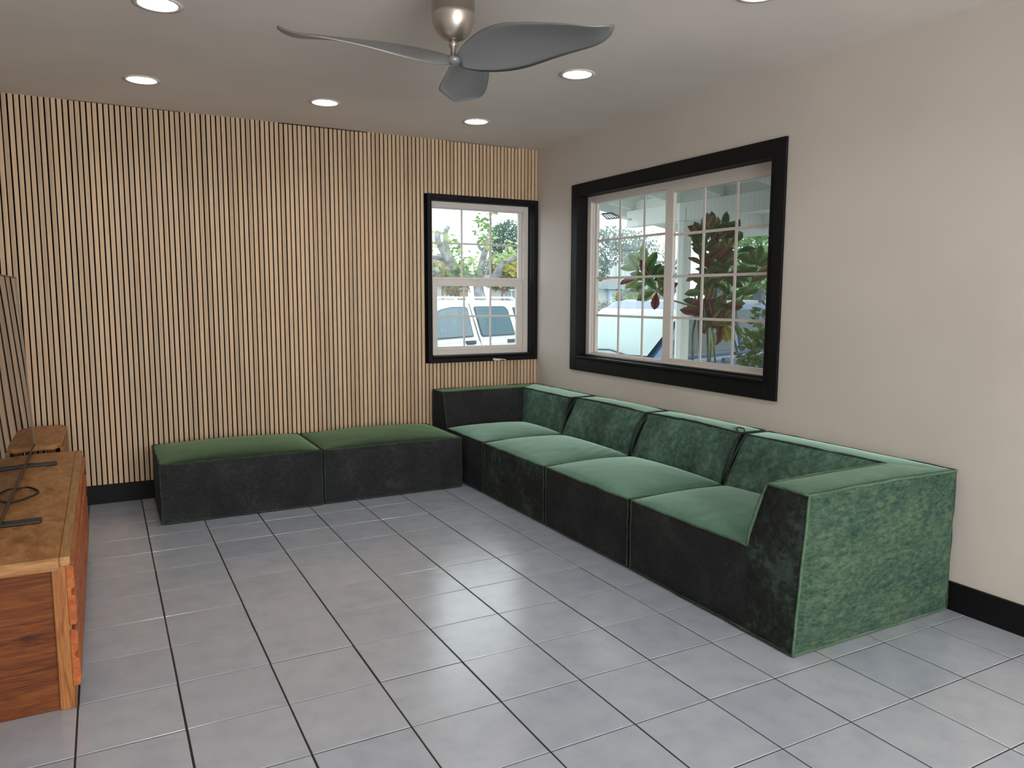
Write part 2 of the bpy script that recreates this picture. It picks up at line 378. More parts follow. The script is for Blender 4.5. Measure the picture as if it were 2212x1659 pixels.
# window openings
W1 = (-2.46, -.61, .855, 2.045)     # y0,y1,z0,z1 in the right wall
W2 = (-.918, -.035, .84, 2.035)     # x0,x1,z0,z1 in the slatted wall
bm = bmesh.new()
box(bm, 0, TW, YB-TW, W1[0], 0, H+.14); box(bm, 0, TW, W1[1], TW, 0, H+.14)
box(bm, 0, TW, W1[0], W1[1], 0, W1[2]); box(bm, 0, TW, W1[0], W1[1], W1[3], H+.14)
struct('wall_right', bm, M_wall)
bm = bmesh.new()
box(bm, XL-TW, W2[0], 0, TW, 0, H+.14); box(bm, W2[1], 0, 0, TW, 0, H+.14)
box(bm, W2[0], W2[1], 0, TW, 0, W2[2]); box(bm, W2[0], W2[1], 0, TW, W2[3], H+.14)
wall_back = struct('wall_back', bm, M_felt)
struct('wall_left', B(XL-TW, XL, YB-TW, 0, 0, H+.14), M_wall)
bm = bmesh.new()
box(bm, XL, -3.66, YB-TW, YB, 0, H+.14); box(bm, -.1, 0, YB-TW, YB, 0, H+.14); box(bm, -3.66, -.1, YB-TW, YB, 2.25, H+.14)
struct('wall_front', bm, M_wall)
# slats, one by one
PITCH, SW, SD = .0305, .0222, .012
x = -2.006 - 62*PITCH
while x < XL+.002: x += PITCH
k = 0; smesh = {}
CASL, CASB, CAST = W2[0]-.036, W2[2]-.036, W2[3]+.036
def slat(x, z0, z1, wd=SW):
    key = (round(z0, 3), round(z1, 3), round(wd, 3))
    if key not in smesh:
        h = z1-z0; bm = bmesh.new()
        c = .0018
        prof = [(0, 0), (wd, 0), (wd, -SD+c), (wd-c, -SD), (c, -SD), (0, -SD+c)]
        A = [bm.verts.new((u, v, 0)) for u, v in prof]; C = [bm.verts.new((u, v, h)) for u, v in prof]; n = len(prof)
        bm.faces.new(A); bm.faces.new(C[::-1])
        for i in range(n):
            f = bm.faces.new((A[i], C[i], C[(i+1) % n], A[(i+1) % n])); f.material_index = 1 if i in (2, 4) else 0
        bmesh.ops.recalc_face_normals(bm, faces=bm.faces)
        me = bpy.data.meshes.new('slat'); bm.to_mesh(me); bm.free(); me.materials.append(M_slat); me.materials.append(M_slatedge); smesh[key] = me
    o = link(bpy.data.objects.new('slat', smesh[key])); o.parent = wall_back
    o.location = (x+random.uniform(-.0004, .0004), -.0005, z0); o.rotation_euler = (0, random.uniform(-.0004, .0004), 0)
while x < -.004:
    pn = math.floor((x+2.006)/(PITCH*20) + 1e-6)          # panel number
    top = H - (.004 if pn % 2 == 0 else .0005) - (.003 if pn == 0 else 0)
    wd = min(SW, -.003-x)
    if x+wd > CASL+.004:
        if wd > .006: slat(x, CAST, top, wd); slat(x, .121, CASB, wd)
    else: slat(x, .121, top, wd)
    x += PITCH
# baseboards
struct('baseboard_back', B(XL, -.001, -.019, .0, 0, .12), M_black, bevel=.002)
struct('baseboard_right', B(-.016, .0, YB, -.02, 0, .122), M_black, bevel=.002)
struct('baseboard_left', B(XL, XL+.016, YB, -.02, 0, .122), M_black, bevel=.002)
# ------------------------------------------------------------------ windows
def ring_x(bm, x0, x1, y0, y1, z0, z1, w):   # rectangular frame lying in a plane x = const
    w = w if isinstance(w, tuple) else (w,)*4   # left(y0) right(y1) bottom top
    box(bm, x0, x1, y0, y0+w[0], z0, z1); box(bm, x0, x1, y1-w[1], y1, z0, z1)
    box(bm, x0, x1, y0+w[0], y1-w[1], z0, z0+w[2]); box(bm, x0, x1, y0+w[0], y1-w[1], z1-w[3], z1)
def ring_y(bm, y0, y1, x0, x1, z0, z1, w):
    w = w if isinstance(w, tuple) else (w,)*4
    box(bm, x0, x0+w[0], y0, y1, z0, z1); box(bm, x1-w[1], x1, y0, y1, z0, z1)
    box(bm, x0+w[0], x1-w[1], y0, y1, z0, z0+w[2]); box(bm, x0+w[0], x1-w[1], y0, y1, z1-w[3], z1)
def bars(name, par, axis, plane, a0, a1, z0, z1, na, nz_, th=.016, dep=.008):
    for i in range(1, na):
        a = a0+(a1-a0)*i/na; bm = bmesh.new()
        if axis == 'x': box(bm, plane-dep/2, plane+dep/2, a-th/2, a+th/2, z0, z1)
        else: box(bm, a-th/2, a+th/2, plane-dep/2, plane+dep/2, z0, z1)
        obj('muntin', bm, M_muntin, par)
    for i in range(1, nz_):
        z = z0+(z1-z0)*i/nz_; bm = bmesh.new()
        if axis == 'x': box(bm, plane-dep/2-.001, plane+dep/2+.001, a0, a1, z-th/2, z+th/2)
        else: box(bm, a0, a1, plane-dep/2-.001, plane+dep/2+.001, z-th/2, z+th/2)
        obj('muntin', bm, M_muntin, par)
    t = .0025
    for i in range(na):
        for j in range(nz_):
            u0, u1 = a0+(a1-a0)*i/na, a0+(a1-a0)*(i+1)/na; v0, v1 = z0+(z1-z0)*j/nz_, z0+(z1-z0)*(j+1)/nz_
            bm = bmesh.new()
            if axis == 'x': box(bm, plane+dep/2+.003, plane+dep/2+.003+t, u0, u1, v0, v1)
            else: box(bm, u0, u1, plane+dep/2+.003, plane+dep/2+.003+t, v0, v1)
            obj('pane', bm, M_glass, par)
win1 = tag(empty('window_1', (0, (W1[0]+W1[1])/2, W1[2])), kind='structure')
bm = bmesh.new(); ring_x(bm, -.014, .001, W1[0]-.083, W1[1]+.078, W1[2]-.088, W1[3]+.083, (.083, .078, .088, .083))
obj('casing', bm, M_black, win1, bevel=.0025)
bm = bmesh.new(); ring_x(bm, -.018, .086, W1[0]+.0, W1[1]-.0, W1[2]+.0, W1[3]-.0, .008)
obj('jamb', bm, M_black, win1)
bm = bmesh.new(); box(bm, -.03, .085, W1[0]+.008, W1[1]-.008, W1[2]+.008, W1[2]+.022); box(bm, .03, .085, W1[0]+.008, W1[1]-.008, W1[2]+.022, W1[2]+.030)
obj('window_sill', bm, M_black, win1, bevel=.002)
bm = bmesh.new(); ring_x(bm, .075, TW+.01, W1[0]+.004, W1[1]-.004, W1[2]+.004, W1[3]-.004, (.05, .045, .035, .045))
ring_x(bm, .095, TW+.01, W1[0]+.05, W1[1]-.045, W1[2]+.035, W1[3]-.045, .012)
obj('window_frame', bm, M_vinyl, win1, bevel=.002)
# fixed sash (left, towards the corner) and sliding sash (right, nearer)
s1 = link(bpy.data.objects.new('fixed_sash', None)); s1.parent = win1; s1.location = (0, 0, 0)
bm = bmesh.new(); ring_x(bm, .108, .130, -1.545, -.66, .888, 2.002, (.04, .03, .018, .012)); obj('sash_frame', bm, M_vinyl, s1, bevel=.002)
bars('g', s1, 'x', .119, -1.507, -.692, .905, 1.992, 3, 4)
s2 = link(bpy.data.objects.new('sliding_sash', None)); s2.parent = win1
bm = bmesh.new(); ring_x(bm, .082, .106, -2.425, -1.492, .888, 2.004, (.05, .078, .034, .040)); obj('sash_frame', bm, M_vinyl, s2, bevel=.002)
bars('g', s2, 'x', .094, -2.376, -1.569, .921, 1.965, 3, 4)
bm = B(.150, .151, -2.42, -1.55, .89, 2.0); obj('insect_screen', bm, M_screen, s2)
win2 = tag(empty('window_2', ((W2[0]+W2[1])/2, 0, W2[2])), kind='structure')
bm = bmesh.new(); ring_y(bm, -.026, .001, CASL, -.0015, CASB, CAST, .036); obj('casing', bm, M_black, win2, bevel=.002)
bm = bmesh.new(); ring_y(bm, -.001, .078, W2[0]-.0, W2[1]+.0, W2[2], W2[3], .007); obj('jamb', bm, M_black, win2)
bm = B(W2[0]+.007, W2[1]-.007, -.03, .078, W2[2]+.005, W2[2]+.016); obj('window_sill', bm, M_black, win2, bevel=.002)
bm = bmesh.new(); ring_y(bm, .068, TW+.01, W2[0]+.007, W2[1]-.004, W2[2]+.016, W2[3]-.006, (.035, .045, .040, .045)); obj('window_frame', bm, M_vinyl, win2, bevel=.002)
su = link(bpy.data.objects.new('upper_sash', None)); su.parent = win2
bm = bmesh.new(); ring_y(bm, .100, .124, -.878, -.082, 1.425, 1.990, (.016, .03, .035, .012)); obj('sash_frame', bm, M_vinyl, su, bevel=.0015)
bars('g', su, 'y', .112, -.862, -.112, 1.462, 1.978, 3, 2, th=.015)
sl = link(bpy.data.objects.new('lower_sash', None)); sl.parent = win2
bm = bmesh.new(); ring_y(bm, .066, .095, -.880, -.088, .893, 1.440, (.040, .058, .030, .050)); obj('sash_frame', bm, M_vinyl, sl, bevel=.002)
bars('g', sl, 'y', .080, -.840, -.146, .922, 1.390, 3, 2, th=.015)
bm = bmesh.new(); lathe(bm, [(.03, 1.440), (.03, 1.449), (.024, 1.453)], (-.50, .082), 16); obj('latch', bm, M_vinyl, sl, smooth=False)
bm = bmesh.new(); prism(bm, [(-.405, .826), (-.30, .815), (-.285, .806), (-.33, .812), (-.345, .806), (-.39, .806), (-.41, .814)], 'y', -.0285, -.0262)
obj('paint_chip', bm, simple('bare_plaster_chip', (.62, .58, .5), .8), win2)
# ------------------------------------------------------------------ ceiling lights
def build_light(x, y, lab):
    r = empty('recessed_light', (x, y, H)); tag(r, lab, 'ceiling light', 'recessed ceiling lights')
    bm = bmesh.new(); lathe(bm, [(.092, H-.0005), (.094, H-.004), (.076, H-.0055), (.0725, H-.001), (.0725, H+.004)], (x, y), 40, cap=False); obj('trim_ring', bm, M_ring, r, smooth=True)
    bm = bmesh.new(); prof = [(.0722, H+.001)]; rr, zz = .0722, H+.001
    for s in range(6):
        prof += [(rr-.0002, zz+.009), (rr-.0035, zz+.0095)]; rr -= .0035; zz += .0095
    lathe(bm, prof, (x, y), 40, cap=False); obj('baffle', bm, M_baffle, r)
    bm = bmesh.new(); lathe(bm, [(.0515, H+.056), (.048, H+.052), (.03, H+.049), (.001, H+.048)], (x, y), 32, cap=False)
    obj('lens', bm, M_lamp, r, smooth=True)
LL = ['lit recessed light above the left end of the slatted wall, nearest that wall',
      'lit recessed light near the slatted wall, left of the blade tip that points away',
      'lit recessed light nearest the corner between slatted wall and plain wall',
      'lit recessed light right of the fan, above the large window side',
      'large lit recessed light with ribbed baffle cut by the top left picture edge',
      'recessed light at the top right edge of the picture, only its rim showing',
      'recessed light above the low cabinet, out of the frame', 'first kitchen side recessed light by the right wall',
      'kitchen side recessed light in the middle', 'kitchen side recessed light by the left wall', 'rear recessed light by the patio opening, right', 'rear recessed light by the patio opening, left']
for (x, y), l in zip(LIGHTS, LL): build_light(x, y, l)
# ------------------------------------------------------------------ ceiling fan
FX, FY = -1.902, -2.645
fan = tag(empty('ceiling_fan', (FX, FY, H)), 'brushed nickel ceiling fan with three curved pewter blades', 'ceiling fan')
bm = bmesh.new(); prof = [(.079, H), (.0805, H-.02), (.0805, 2.365)]
for k in range(0, 13):
    a = k/12*PI/2; prof.append((.0805*math.cos(a)**.75+.001 if k < 12 else .012, 2.365-.098*math.sin(a)))
lathe(bm, prof, (FX, FY), 48); obj('motor_housing', bm, M_nickel, fan, smooth=True)
bm = bmesh.new(); lathe(bm, [(.017, 2.27), (.017, 2.245), (.011, 2.24), (.011, 2.19)], (FX, FY), 24); obj('downrod', bm, M_nickel, fan, smooth=True)
bm = bmesh.new(); lathe(bm, [(.012, 2.214), (.022, 2.210), (.028, 2.202), (.026, 2.190), (.016, 2.182), (.003, 2.179)], (FX, FY), 32); obj('hub', bm, M_blade, fan, smooth=True)
YAW = math.atan2(-.4742, .8804)
def blade(theta):
    bm = bmesh.new(); a = YAW + math.radians(theta)
    er = Vector((math.cos(a), math.sin(a), 0)); et = Vector((-math.sin(a), math.cos(a), 0)); up = Vector((0, 0, 1))
    n, m = 30, 12; rows = []
    for i in range(n+1):
        t = i/n; r = .018 + .625*t
        ch = .04 + .185*math.sin(min(1, t/.42)*PI/2)**.8 if t < .42 else .225 - .115*((t-.42)/.58)**1.4
        if t > .78: ch *= math.sqrt(max(.012, 1-((t-.78)/.221)**2))
        pit = math.radians(30*(1-t)**1.2 + 9)
        zc = 2.188 + .004*t + .016*math.sin(t*PI) + (.020*((t-.86)/.14)**2 if t > .86 else 0)
        sweep = -.012*math.sin(t*PI)
        row = []
        for s in (1, -1):
            for j in range(m+1) if s == 1 else range(m-1, 0, -1):
                u = j/m - .5; th = .0065*(1-(2*u)**2)**.5*(1-.6*t)+.0006
                camb = .018*(1-(2*u)**2)*(1-t*.6)
                # CCW edge lower, CW edge higher
                p = Vector((FX, FY, 0)) + er*r + et*(u*ch*math.cos(pit)+sweep) + up*(zc - u*ch*math.sin(pit) + camb*1.0 + s*th)
                row.append(bm.verts.new(p))
        rows.append(row)
    for A, C in zip(rows, rows[1:]):
        for k in range(len(A)): bm.faces.new((A[k], A[(k+1) % len(A)], C[(k+1) % len(A)], C[k]))
    bm.faces.new(rows[0]); bm.faces.new(rows[-1][::-1]); bmesh.ops.recalc_face_normals(bm, faces=bm.faces)
    obj('fan_blade', bm, M_blade, fan, smooth=True)
for t in (-29, 88, 207): blade(t)
# ------------------------------------------------------------------ sofa pieces
def panel(c, bulge=.01, n=18, seed=0, amp=.0015, fs=9, m=None, wr=None, ease=.55, edgewob=.0):
    """soft fabric panel; c = four corners in order, outward normal by right hand rule"""
    bm = bmesh.new(); c = [Vector(p) for p in c]
    nr = (c[1]-c[0]).cross(c[3]-c[0]); nr.normalize(); m = m or n; g = []
    for j in range(m+1):
        row = []
        for i in range(n+1):
            u, v = i/n, j/m
            p = (c[0]*(1-u)+c[1]*u)*(1-v) + (c[3]*(1-u)+c[2]*u)*v
            wdw = (4*u*(1-u))**ease*(4*v*(1-v))**ease if 0 < u < 1 and 0 < v < 1 else 0
            nn = noise.noise(p*fs+Vector((seed*3.7, seed*1.3, seed)))+.5*noise.noise(p*fs*2.7+Vector((seed, 0, 9)))
            d = bulge*wdw + amp*nn*min(1, wdw*2)
            if wr: d += wr(u, v)*min(1, wdw*1.5)
            row.append(bm.verts.new(p+nr*d))
        g.append(row)
    for j in range(m):
        for i in range(n): bm.faces.new((g[j][i], g[j][i+1], g[j+1][i+1], g[j+1][i]))
    return bm
def pipe(bm, a, b, r=.0052, seed=0, wob=.0021, bow=None):
    a, b = Vector(a), Vector(b); n = max(3, int((b-a).length/.025)); pts = []
    for i in range(n+1):
        t = i/n; p = a.lerp(b, t)
        w_ = math.sin(t*PI)**.5 if 0 < t < 1 else 0
        p += Vector((noise.noise(p*11+Vector((seed, 0, 0))), noise.noise(p*11+Vector((0, seed, 5))), noise.noise(p*13+Vector((3, 0, seed)))))*wob*2*w_
        if bow: p += Vector(bow)*math.sin(t*PI)
        pts.append(p)
    tube(bm, pts, r, 6)
def soft(name, c, mt, par, **k):
    bow = {}
    return obj(name, panel(c, **k), mt, par, smooth=True)
ZS, ZB = .345, .604
def base(par, x0, x1, y0, y1, zt, topm, fronts, seed, crown=.03, wr=None, rear=True, seatx=None, seaty=None):
    """block: side panels + crowned top. fronts = dict of materials per side"""
    z0 = .008; P = lambda x, y, z: (x, y, z)
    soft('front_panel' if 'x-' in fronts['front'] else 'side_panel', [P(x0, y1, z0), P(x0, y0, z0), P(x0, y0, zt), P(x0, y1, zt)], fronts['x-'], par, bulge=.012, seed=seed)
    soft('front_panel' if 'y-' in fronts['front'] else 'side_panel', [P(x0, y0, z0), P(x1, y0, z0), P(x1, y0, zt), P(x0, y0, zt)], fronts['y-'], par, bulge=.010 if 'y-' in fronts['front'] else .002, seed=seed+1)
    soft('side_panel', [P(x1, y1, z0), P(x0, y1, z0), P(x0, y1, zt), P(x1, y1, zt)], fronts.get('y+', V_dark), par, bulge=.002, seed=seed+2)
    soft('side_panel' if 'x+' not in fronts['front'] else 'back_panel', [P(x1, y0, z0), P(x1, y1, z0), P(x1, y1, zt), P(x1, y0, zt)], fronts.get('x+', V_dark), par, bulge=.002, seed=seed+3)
    sx = x1 if seatx is None else seatx; sy = y1 if seaty is None else seaty
    soft('seat', [P(x0, y0, zt), P(sx, y0, zt), P(sx, sy, zt), P(x0, sy, zt)], topm, par, bulge=crown, seed=seed+4, amp=.002, fs=5, n=36, wr=wr, ease=.5)
def pipes(par, lines, seed=0, m=None, r=.0052, name='piping'):
    bm = bmesh.new()
    for i, l in enumerate(lines): pipe(bm, l[0], l[1], r=r, seed=seed+i, bow=l[2] if len(l) > 2 else None)
    obj(name, bm, m or V_pipe, par, smooth=True)
def block_lines(x0, x1, y0, y1, zt):
    z0 = .008
    q_ = [(x0, y0), (x1, y0), (x1, y1), (x0, y1)]; L = []
    for (a, b), (c, d) in zip(q_, q_[1:]+q_[:1]): L += [((a, b, zt), (c, d, zt)), ((a, b, z0), (c, d, z0))]
    L += [((a, b, z0), (a, b, zt)) for a, b in q_]
    return L
# ottomans
def ottoman(x0, x1, y0, y1, zt, lab, seed):
    r = tag(empty('ottoman', ((x0+x1)/2, (y0+y1)/2, 0)), lab, 'ottoman', 'armless ottoman blocks of the modular sofa')
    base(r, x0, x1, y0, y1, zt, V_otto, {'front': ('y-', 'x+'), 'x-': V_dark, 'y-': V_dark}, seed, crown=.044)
    pipes(r, block_lines(x0, x1, y0, y1, zt), seed, m=V_pipe)
ottoman(-2.872, -1.949, -.692, -.034, .350, 'leftmost green topped ottoman block, its nap-shaded side facing the wooden cabinet', 11)
ottoman(-1.931, -.985, -.680, -.036, .346, 'green topped ottoman block against the slatted wall, joined to the corner seat', 21)
XF = -.925; XR = -.028
# corner seat
r = tag(empty('corner_sofa_module', (-.47, -.46, 0)), 'corner sofa seat with low back along both walls under the small window', 'sofa module', 'modular sofa pieces')
y0, y1 = -.896, -.036
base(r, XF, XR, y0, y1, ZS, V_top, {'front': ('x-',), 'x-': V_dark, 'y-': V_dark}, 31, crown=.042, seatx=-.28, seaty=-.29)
bi, bt = (-.295, -.305), (-.238, -.228)     # inner corner bottom, top
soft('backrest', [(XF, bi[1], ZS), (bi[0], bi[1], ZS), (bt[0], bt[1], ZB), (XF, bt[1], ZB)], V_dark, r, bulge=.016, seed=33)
soft('backrest', [(bi[0], bi[1], ZS), (bi[0], y0, ZS), (bt[0], y0, ZB), (bt[0], bt[1], ZB)], V_back, r, bulge=.016, seed=34,
     wr=lambda u, v: -.006*math.exp(-((u-.62)/.02)**2)*(v > .5)*math.sin(v*PI)-.005*math.exp(-((u-.69)/.02)**2)*(v > .55))
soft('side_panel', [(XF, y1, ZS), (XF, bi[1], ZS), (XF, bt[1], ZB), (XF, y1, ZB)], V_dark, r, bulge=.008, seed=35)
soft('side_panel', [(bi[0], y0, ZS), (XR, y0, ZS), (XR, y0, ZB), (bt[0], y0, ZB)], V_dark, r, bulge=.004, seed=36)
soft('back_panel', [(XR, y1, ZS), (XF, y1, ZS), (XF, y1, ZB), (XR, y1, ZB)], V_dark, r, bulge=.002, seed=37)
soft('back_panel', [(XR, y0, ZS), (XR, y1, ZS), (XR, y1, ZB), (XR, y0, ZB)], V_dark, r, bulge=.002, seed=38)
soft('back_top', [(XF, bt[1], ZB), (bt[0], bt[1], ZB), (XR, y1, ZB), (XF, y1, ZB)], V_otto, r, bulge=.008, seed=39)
soft('back_top', [(bt[0], y0, ZB), (XR, y0, ZB), (XR, y1, ZB), (bt[0], bt[1], ZB)], V_top, r, bulge=.008, seed=40)
pipes(r, block_lines(XF, XR, y0, y1, ZS)[:1]+[((XF, y0, .008), (XF, y1, .008)), ((XF, y0, .008), (XF, y0, ZS)), ((XF, y0, ZS), (XF, bi[1], ZS)), ((XF, y0, ZS), (bi[0], y0, ZS)),
          ((XF, bt[1], ZB), (bt[0], bt[1], ZB)), ((bt[0], bt[1], ZB), (bt[0], y0, ZB)), ((XF, y1, ZB), (XF, bt[1], ZB)), ((XF, bi[1], ZS), (XF, bt[1], ZB)),
          ((bi[0], y0, ZS), (bt[0], y0, ZB), (-.008, 0, .006)), ((bt[0], y0, ZB), (XR, y0, ZB)), ((XF, y1, ZB), (XR, y1, ZB)), ((XR, y1, ZB), (XR, y0, ZB)), ((XF, y1, .008), (XF, y1, ZB))], 41)
# two armless seats
def seat_module(y0, y1, lab, seed, wr=None, frontm=V_dark, dz=0):
    r = tag(empty('armless_sofa_module', (-.47, (y0+y1)/2, 0)), lab, 'sofa module', 'modular sofa pieces')
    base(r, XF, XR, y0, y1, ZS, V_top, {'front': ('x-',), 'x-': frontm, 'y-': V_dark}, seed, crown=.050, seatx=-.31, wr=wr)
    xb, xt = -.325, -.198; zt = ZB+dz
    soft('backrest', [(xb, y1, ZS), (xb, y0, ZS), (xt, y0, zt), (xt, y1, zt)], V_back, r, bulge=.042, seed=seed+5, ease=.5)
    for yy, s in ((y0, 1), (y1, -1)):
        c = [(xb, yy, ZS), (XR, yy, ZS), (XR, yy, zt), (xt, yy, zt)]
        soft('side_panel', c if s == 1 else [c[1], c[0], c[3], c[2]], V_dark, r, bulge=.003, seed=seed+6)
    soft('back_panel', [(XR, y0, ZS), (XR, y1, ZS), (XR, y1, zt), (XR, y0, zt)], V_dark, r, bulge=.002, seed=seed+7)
    soft('back_top', [(xt, y0, zt), (XR, y0, zt), (XR, y1, zt), (xt, y1, zt)], V_top, r, bulge=.014, seed=seed+8)
    L = [((XF, y0, .008), (XF, y1, .008)), ((XF, y1, .008), (XF, y1, ZS)), ((XF, y0, .008), (XF, y0, ZS)), ((XF, y0, .008), (XR, y0, .008)),
         ((xb, y0, ZS), (xt, y0, zt), (-.022, 0, .014)), ((xb, y1, ZS), (xt, y1, zt), (-.022, 0, .014)), ((xt, y0, zt), (xt, y1, zt), (0, 0, .008)), ((xt, y0, zt), (XR, y0, zt)), ((xt, y1, zt), (XR, y1, zt)),
         ((XR, y0, zt), (XR, y1, zt))]
    pipes(r, L, seed)
    pipes(r, [((XF, y0, ZS), (XF, y1, ZS)), ((XF, y0, ZS), (xb, y0, ZS)), ((XF, y1, ZS), (xb, y1, ZS))], seed+3, m=V_pipeg, name='seat_piping')
    return r
seat_module(-1.695, -.922, 'armless sofa seat next to the corner seat, with creases at its right edge', 51,
            wr=lambda u, v: .004*math.sin(70*(v*.8-u*.35))*max(0, (u-.35))*max(0, .38-v)*6, frontm=V_dkgr)
m3 = seat_module(-2.490, -1.721, 'armless sofa seat between the creased seat and the arm end piece', 71, dz=.002)
bm = bmesh.new()
pts = [(-.19, -2.46, .612), (-.165, -2.42, .618), (-.135, -2.41, .620), (-.13, -2.44, .618), (-.16, -2.475, .620), (-.185, -2.50, .612), (-.20, -2.507, .603)]
tube(bm, pts, .0035, 6); obj('strap', bm, V_pipe, m3, smooth=True)
# end module with arm
r = tag(empty('arm_sofa_module', (-.47, -3.02, 0)), 'sofa end piece with mottled green outer arm, nearest the viewer', 'sofa module', 'modular sofa pieces')
y0, y1 = -3.528, -2.517; xb, xt = -.335, -.190; ai, at_ = -3.262, -3.330; z0 = .008; XT = -.902
XE = -.950
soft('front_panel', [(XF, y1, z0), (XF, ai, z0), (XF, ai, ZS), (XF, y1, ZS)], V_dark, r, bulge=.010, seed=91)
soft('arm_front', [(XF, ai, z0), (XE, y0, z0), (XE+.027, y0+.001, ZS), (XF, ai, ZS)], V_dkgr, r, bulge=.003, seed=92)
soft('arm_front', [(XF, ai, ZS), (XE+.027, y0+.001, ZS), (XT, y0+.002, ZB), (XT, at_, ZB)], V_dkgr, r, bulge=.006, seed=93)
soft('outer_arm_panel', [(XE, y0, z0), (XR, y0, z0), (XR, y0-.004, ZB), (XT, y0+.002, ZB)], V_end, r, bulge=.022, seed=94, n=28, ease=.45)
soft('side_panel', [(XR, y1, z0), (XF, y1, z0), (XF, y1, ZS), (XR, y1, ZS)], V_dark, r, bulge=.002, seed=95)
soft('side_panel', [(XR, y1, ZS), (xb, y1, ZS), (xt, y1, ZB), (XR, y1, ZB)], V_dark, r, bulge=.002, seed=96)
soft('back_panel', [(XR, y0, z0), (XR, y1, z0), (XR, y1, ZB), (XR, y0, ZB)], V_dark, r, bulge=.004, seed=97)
soft('seat', [(XF, ai, ZS), (xb+.02, ai, ZS), (xb+.02, y1, ZS), (XF, y1, ZS)], V_top, r, bulge=.048, seed=98, n=36, ease=.5, amp=.002, fs=5,
     wr=lambda u, v: .004*math.exp(-((v-.22-.25*u)/.03)**2)*(u > .3)*(u < .7)-.003*math.exp(-((v-.42)/.02)**2)*(u < .3))
IC = (xt+.02, at_+.02)
soft('backrest', [(xb, y1, ZS), (xb, ai, ZS), (IC[0], IC[1], ZB), (xt, y1, ZB)], V_back, r, bulge=.026, seed=99,
     wr=lambda u, v: .002*math.sin(90*u+9*v)*(v > .45)*(.25 < u < .65))
soft('inner_arm', [(xb, ai, ZS), (XF, ai, ZS), (XT, at_, ZB), (IC[0], IC[1], ZB)], V_back, r, bulge=.012, seed=100)
soft('back_top', [(xt, y1, ZB), (IC[0], IC[1], ZB), (XR, y0, ZB), (XR, y1, ZB)], V_top, r, bulge=.010, seed=101)
soft('arm_top', [(XT, y0+.002, ZB), (XR, y0-.004, ZB), (IC[0], IC[1], ZB), (XT, at_, ZB)], V_arm, r, bulge=.014, seed=102)
pipes(r, [((xt, y1, ZB), (IC[0], IC[1], ZB)),
          ((xb, y1, ZS), (xt, y1, ZB), (-.015, 0, .01)), ((xt, y1, ZB), (XR, y1, ZB)), ((XR, y1, ZB), (XR, y0, ZB)), ((XR, y0, z0), (XR, y0, ZB))], 110)
pipes(r, [((XF, y1, z0), (XE, y0, z0)), ((XF, y1, z0), (XF, y1, ZS))], 120)
pipes(r, [((XF, ai, ZS), (XT, at_, ZB), (-.008, .006, 0)), ((XT, at_, ZB), (XT, y0, ZB)), ((XF, y1, ZS), (XF, ai, ZS)), ((XF, y1, ZS), (xb, y1, ZS)), ((XE, y0, z0), (XE+.027, y0+.001, ZS)), ((XE+.027, y0+.001, ZS), (XT, y0, ZB)), ((XE, y0, z0), (XR, y0, z0)), ((XT, y0, ZB), (XR, y0-.004, ZB), (0, 0, .004)),
          ((XT, at_, ZB), (IC[0], IC[1], ZB), (0, 0, .006))], 130, m=V_pipeg, name='outer_piping')
# ------------------------------------------------------------------ low cabinet with drawers
CX0, CX1, CY0, CY1, CH = -3.76, -3.245, -2.69, -.84, .502
cab = tag(empty('drawer_cabinet', ((CX0+CX1)/2, (CY0+CY1)/2, 0)), 'low reddish oak drawer cabinet with worn top, under the television', 'cabinet')
obj('top_panel', B(CX0, CX1-.030, CY0+.028, CY1, CH-.028, CH), M_woodtop, cab, bevel=.001)
obj('top_edging', B(CX1-.0295, CX1, CY0, CY1, CH-.030, CH), M_woodedge, cab, bevel=.003, seg=2)
obj('top_edging', B(CX0, CX1-.030, CY0, CY0+.0275, CH-.042, CH), M_woodedge2, cab, bevel=.003, seg=2)
obj('side_panel', B(CX0+.01, CX1-.045, CY0+.016, CY0+.034, .0, CH-.03), M_woodside, cab)
obj('side_panel', B(CX0+.01, CX1-.02, CY1-.03, CY1-.01, .0, CH-.03), M_woodside, cab)
obj('corner_post', B(CX1-.052, CX1-.006, CY0+.004, CY0+.045, .0, CH-.03), M_woodpost, cab, bevel=.002)
obj('back_panel', B(CX0+.005, CX0+.018, CY0+.035, CY1-.031, .02, CH-.03), M_woodside, cab)
obj('face_frame', B(CX1-.035, CX1-.014, CY0+.046, CY1-.01, .06, CH-.03), M_woodpost, cab)
obj('plinth', B(CX1-.06, CX1-.04, CY0+.046, CY1-.031, 0, .06), M_woodside, cab)
def drawer(ya, yb, z0, z1):
    x0 = CX1-.0135; t = .024; zm = z0+(z1-z0)*.55
    prof = [(x0, z0), (x0+t*.8, z0), (x0+t, z0+.012), (x0+t, zm-.016), (x0+t*.55, zm-.010), (x0+t*.45, zm+.002), (x0+t*.62, zm+.010), (x0+t*.92, zm+.016), (x0+t*.95, z1-.012), (x0+t*.6, z1), (x0, z1)]
    bm = bmesh.new(); prism(bm, prof, 'y', ya, yb); return bm
edges = [CY0-.004, CY0+.62, CY0+1.23, CY1+.002]
for a, b in zip(edges, edges[1:]):
    for z0_, z1_ in ((.075, .262), (.278, .474)):
        d_ = obj('drawer', drawer(a+.004, b-.004, z0_, z1_), M_drawer, cab, bevel=.002)
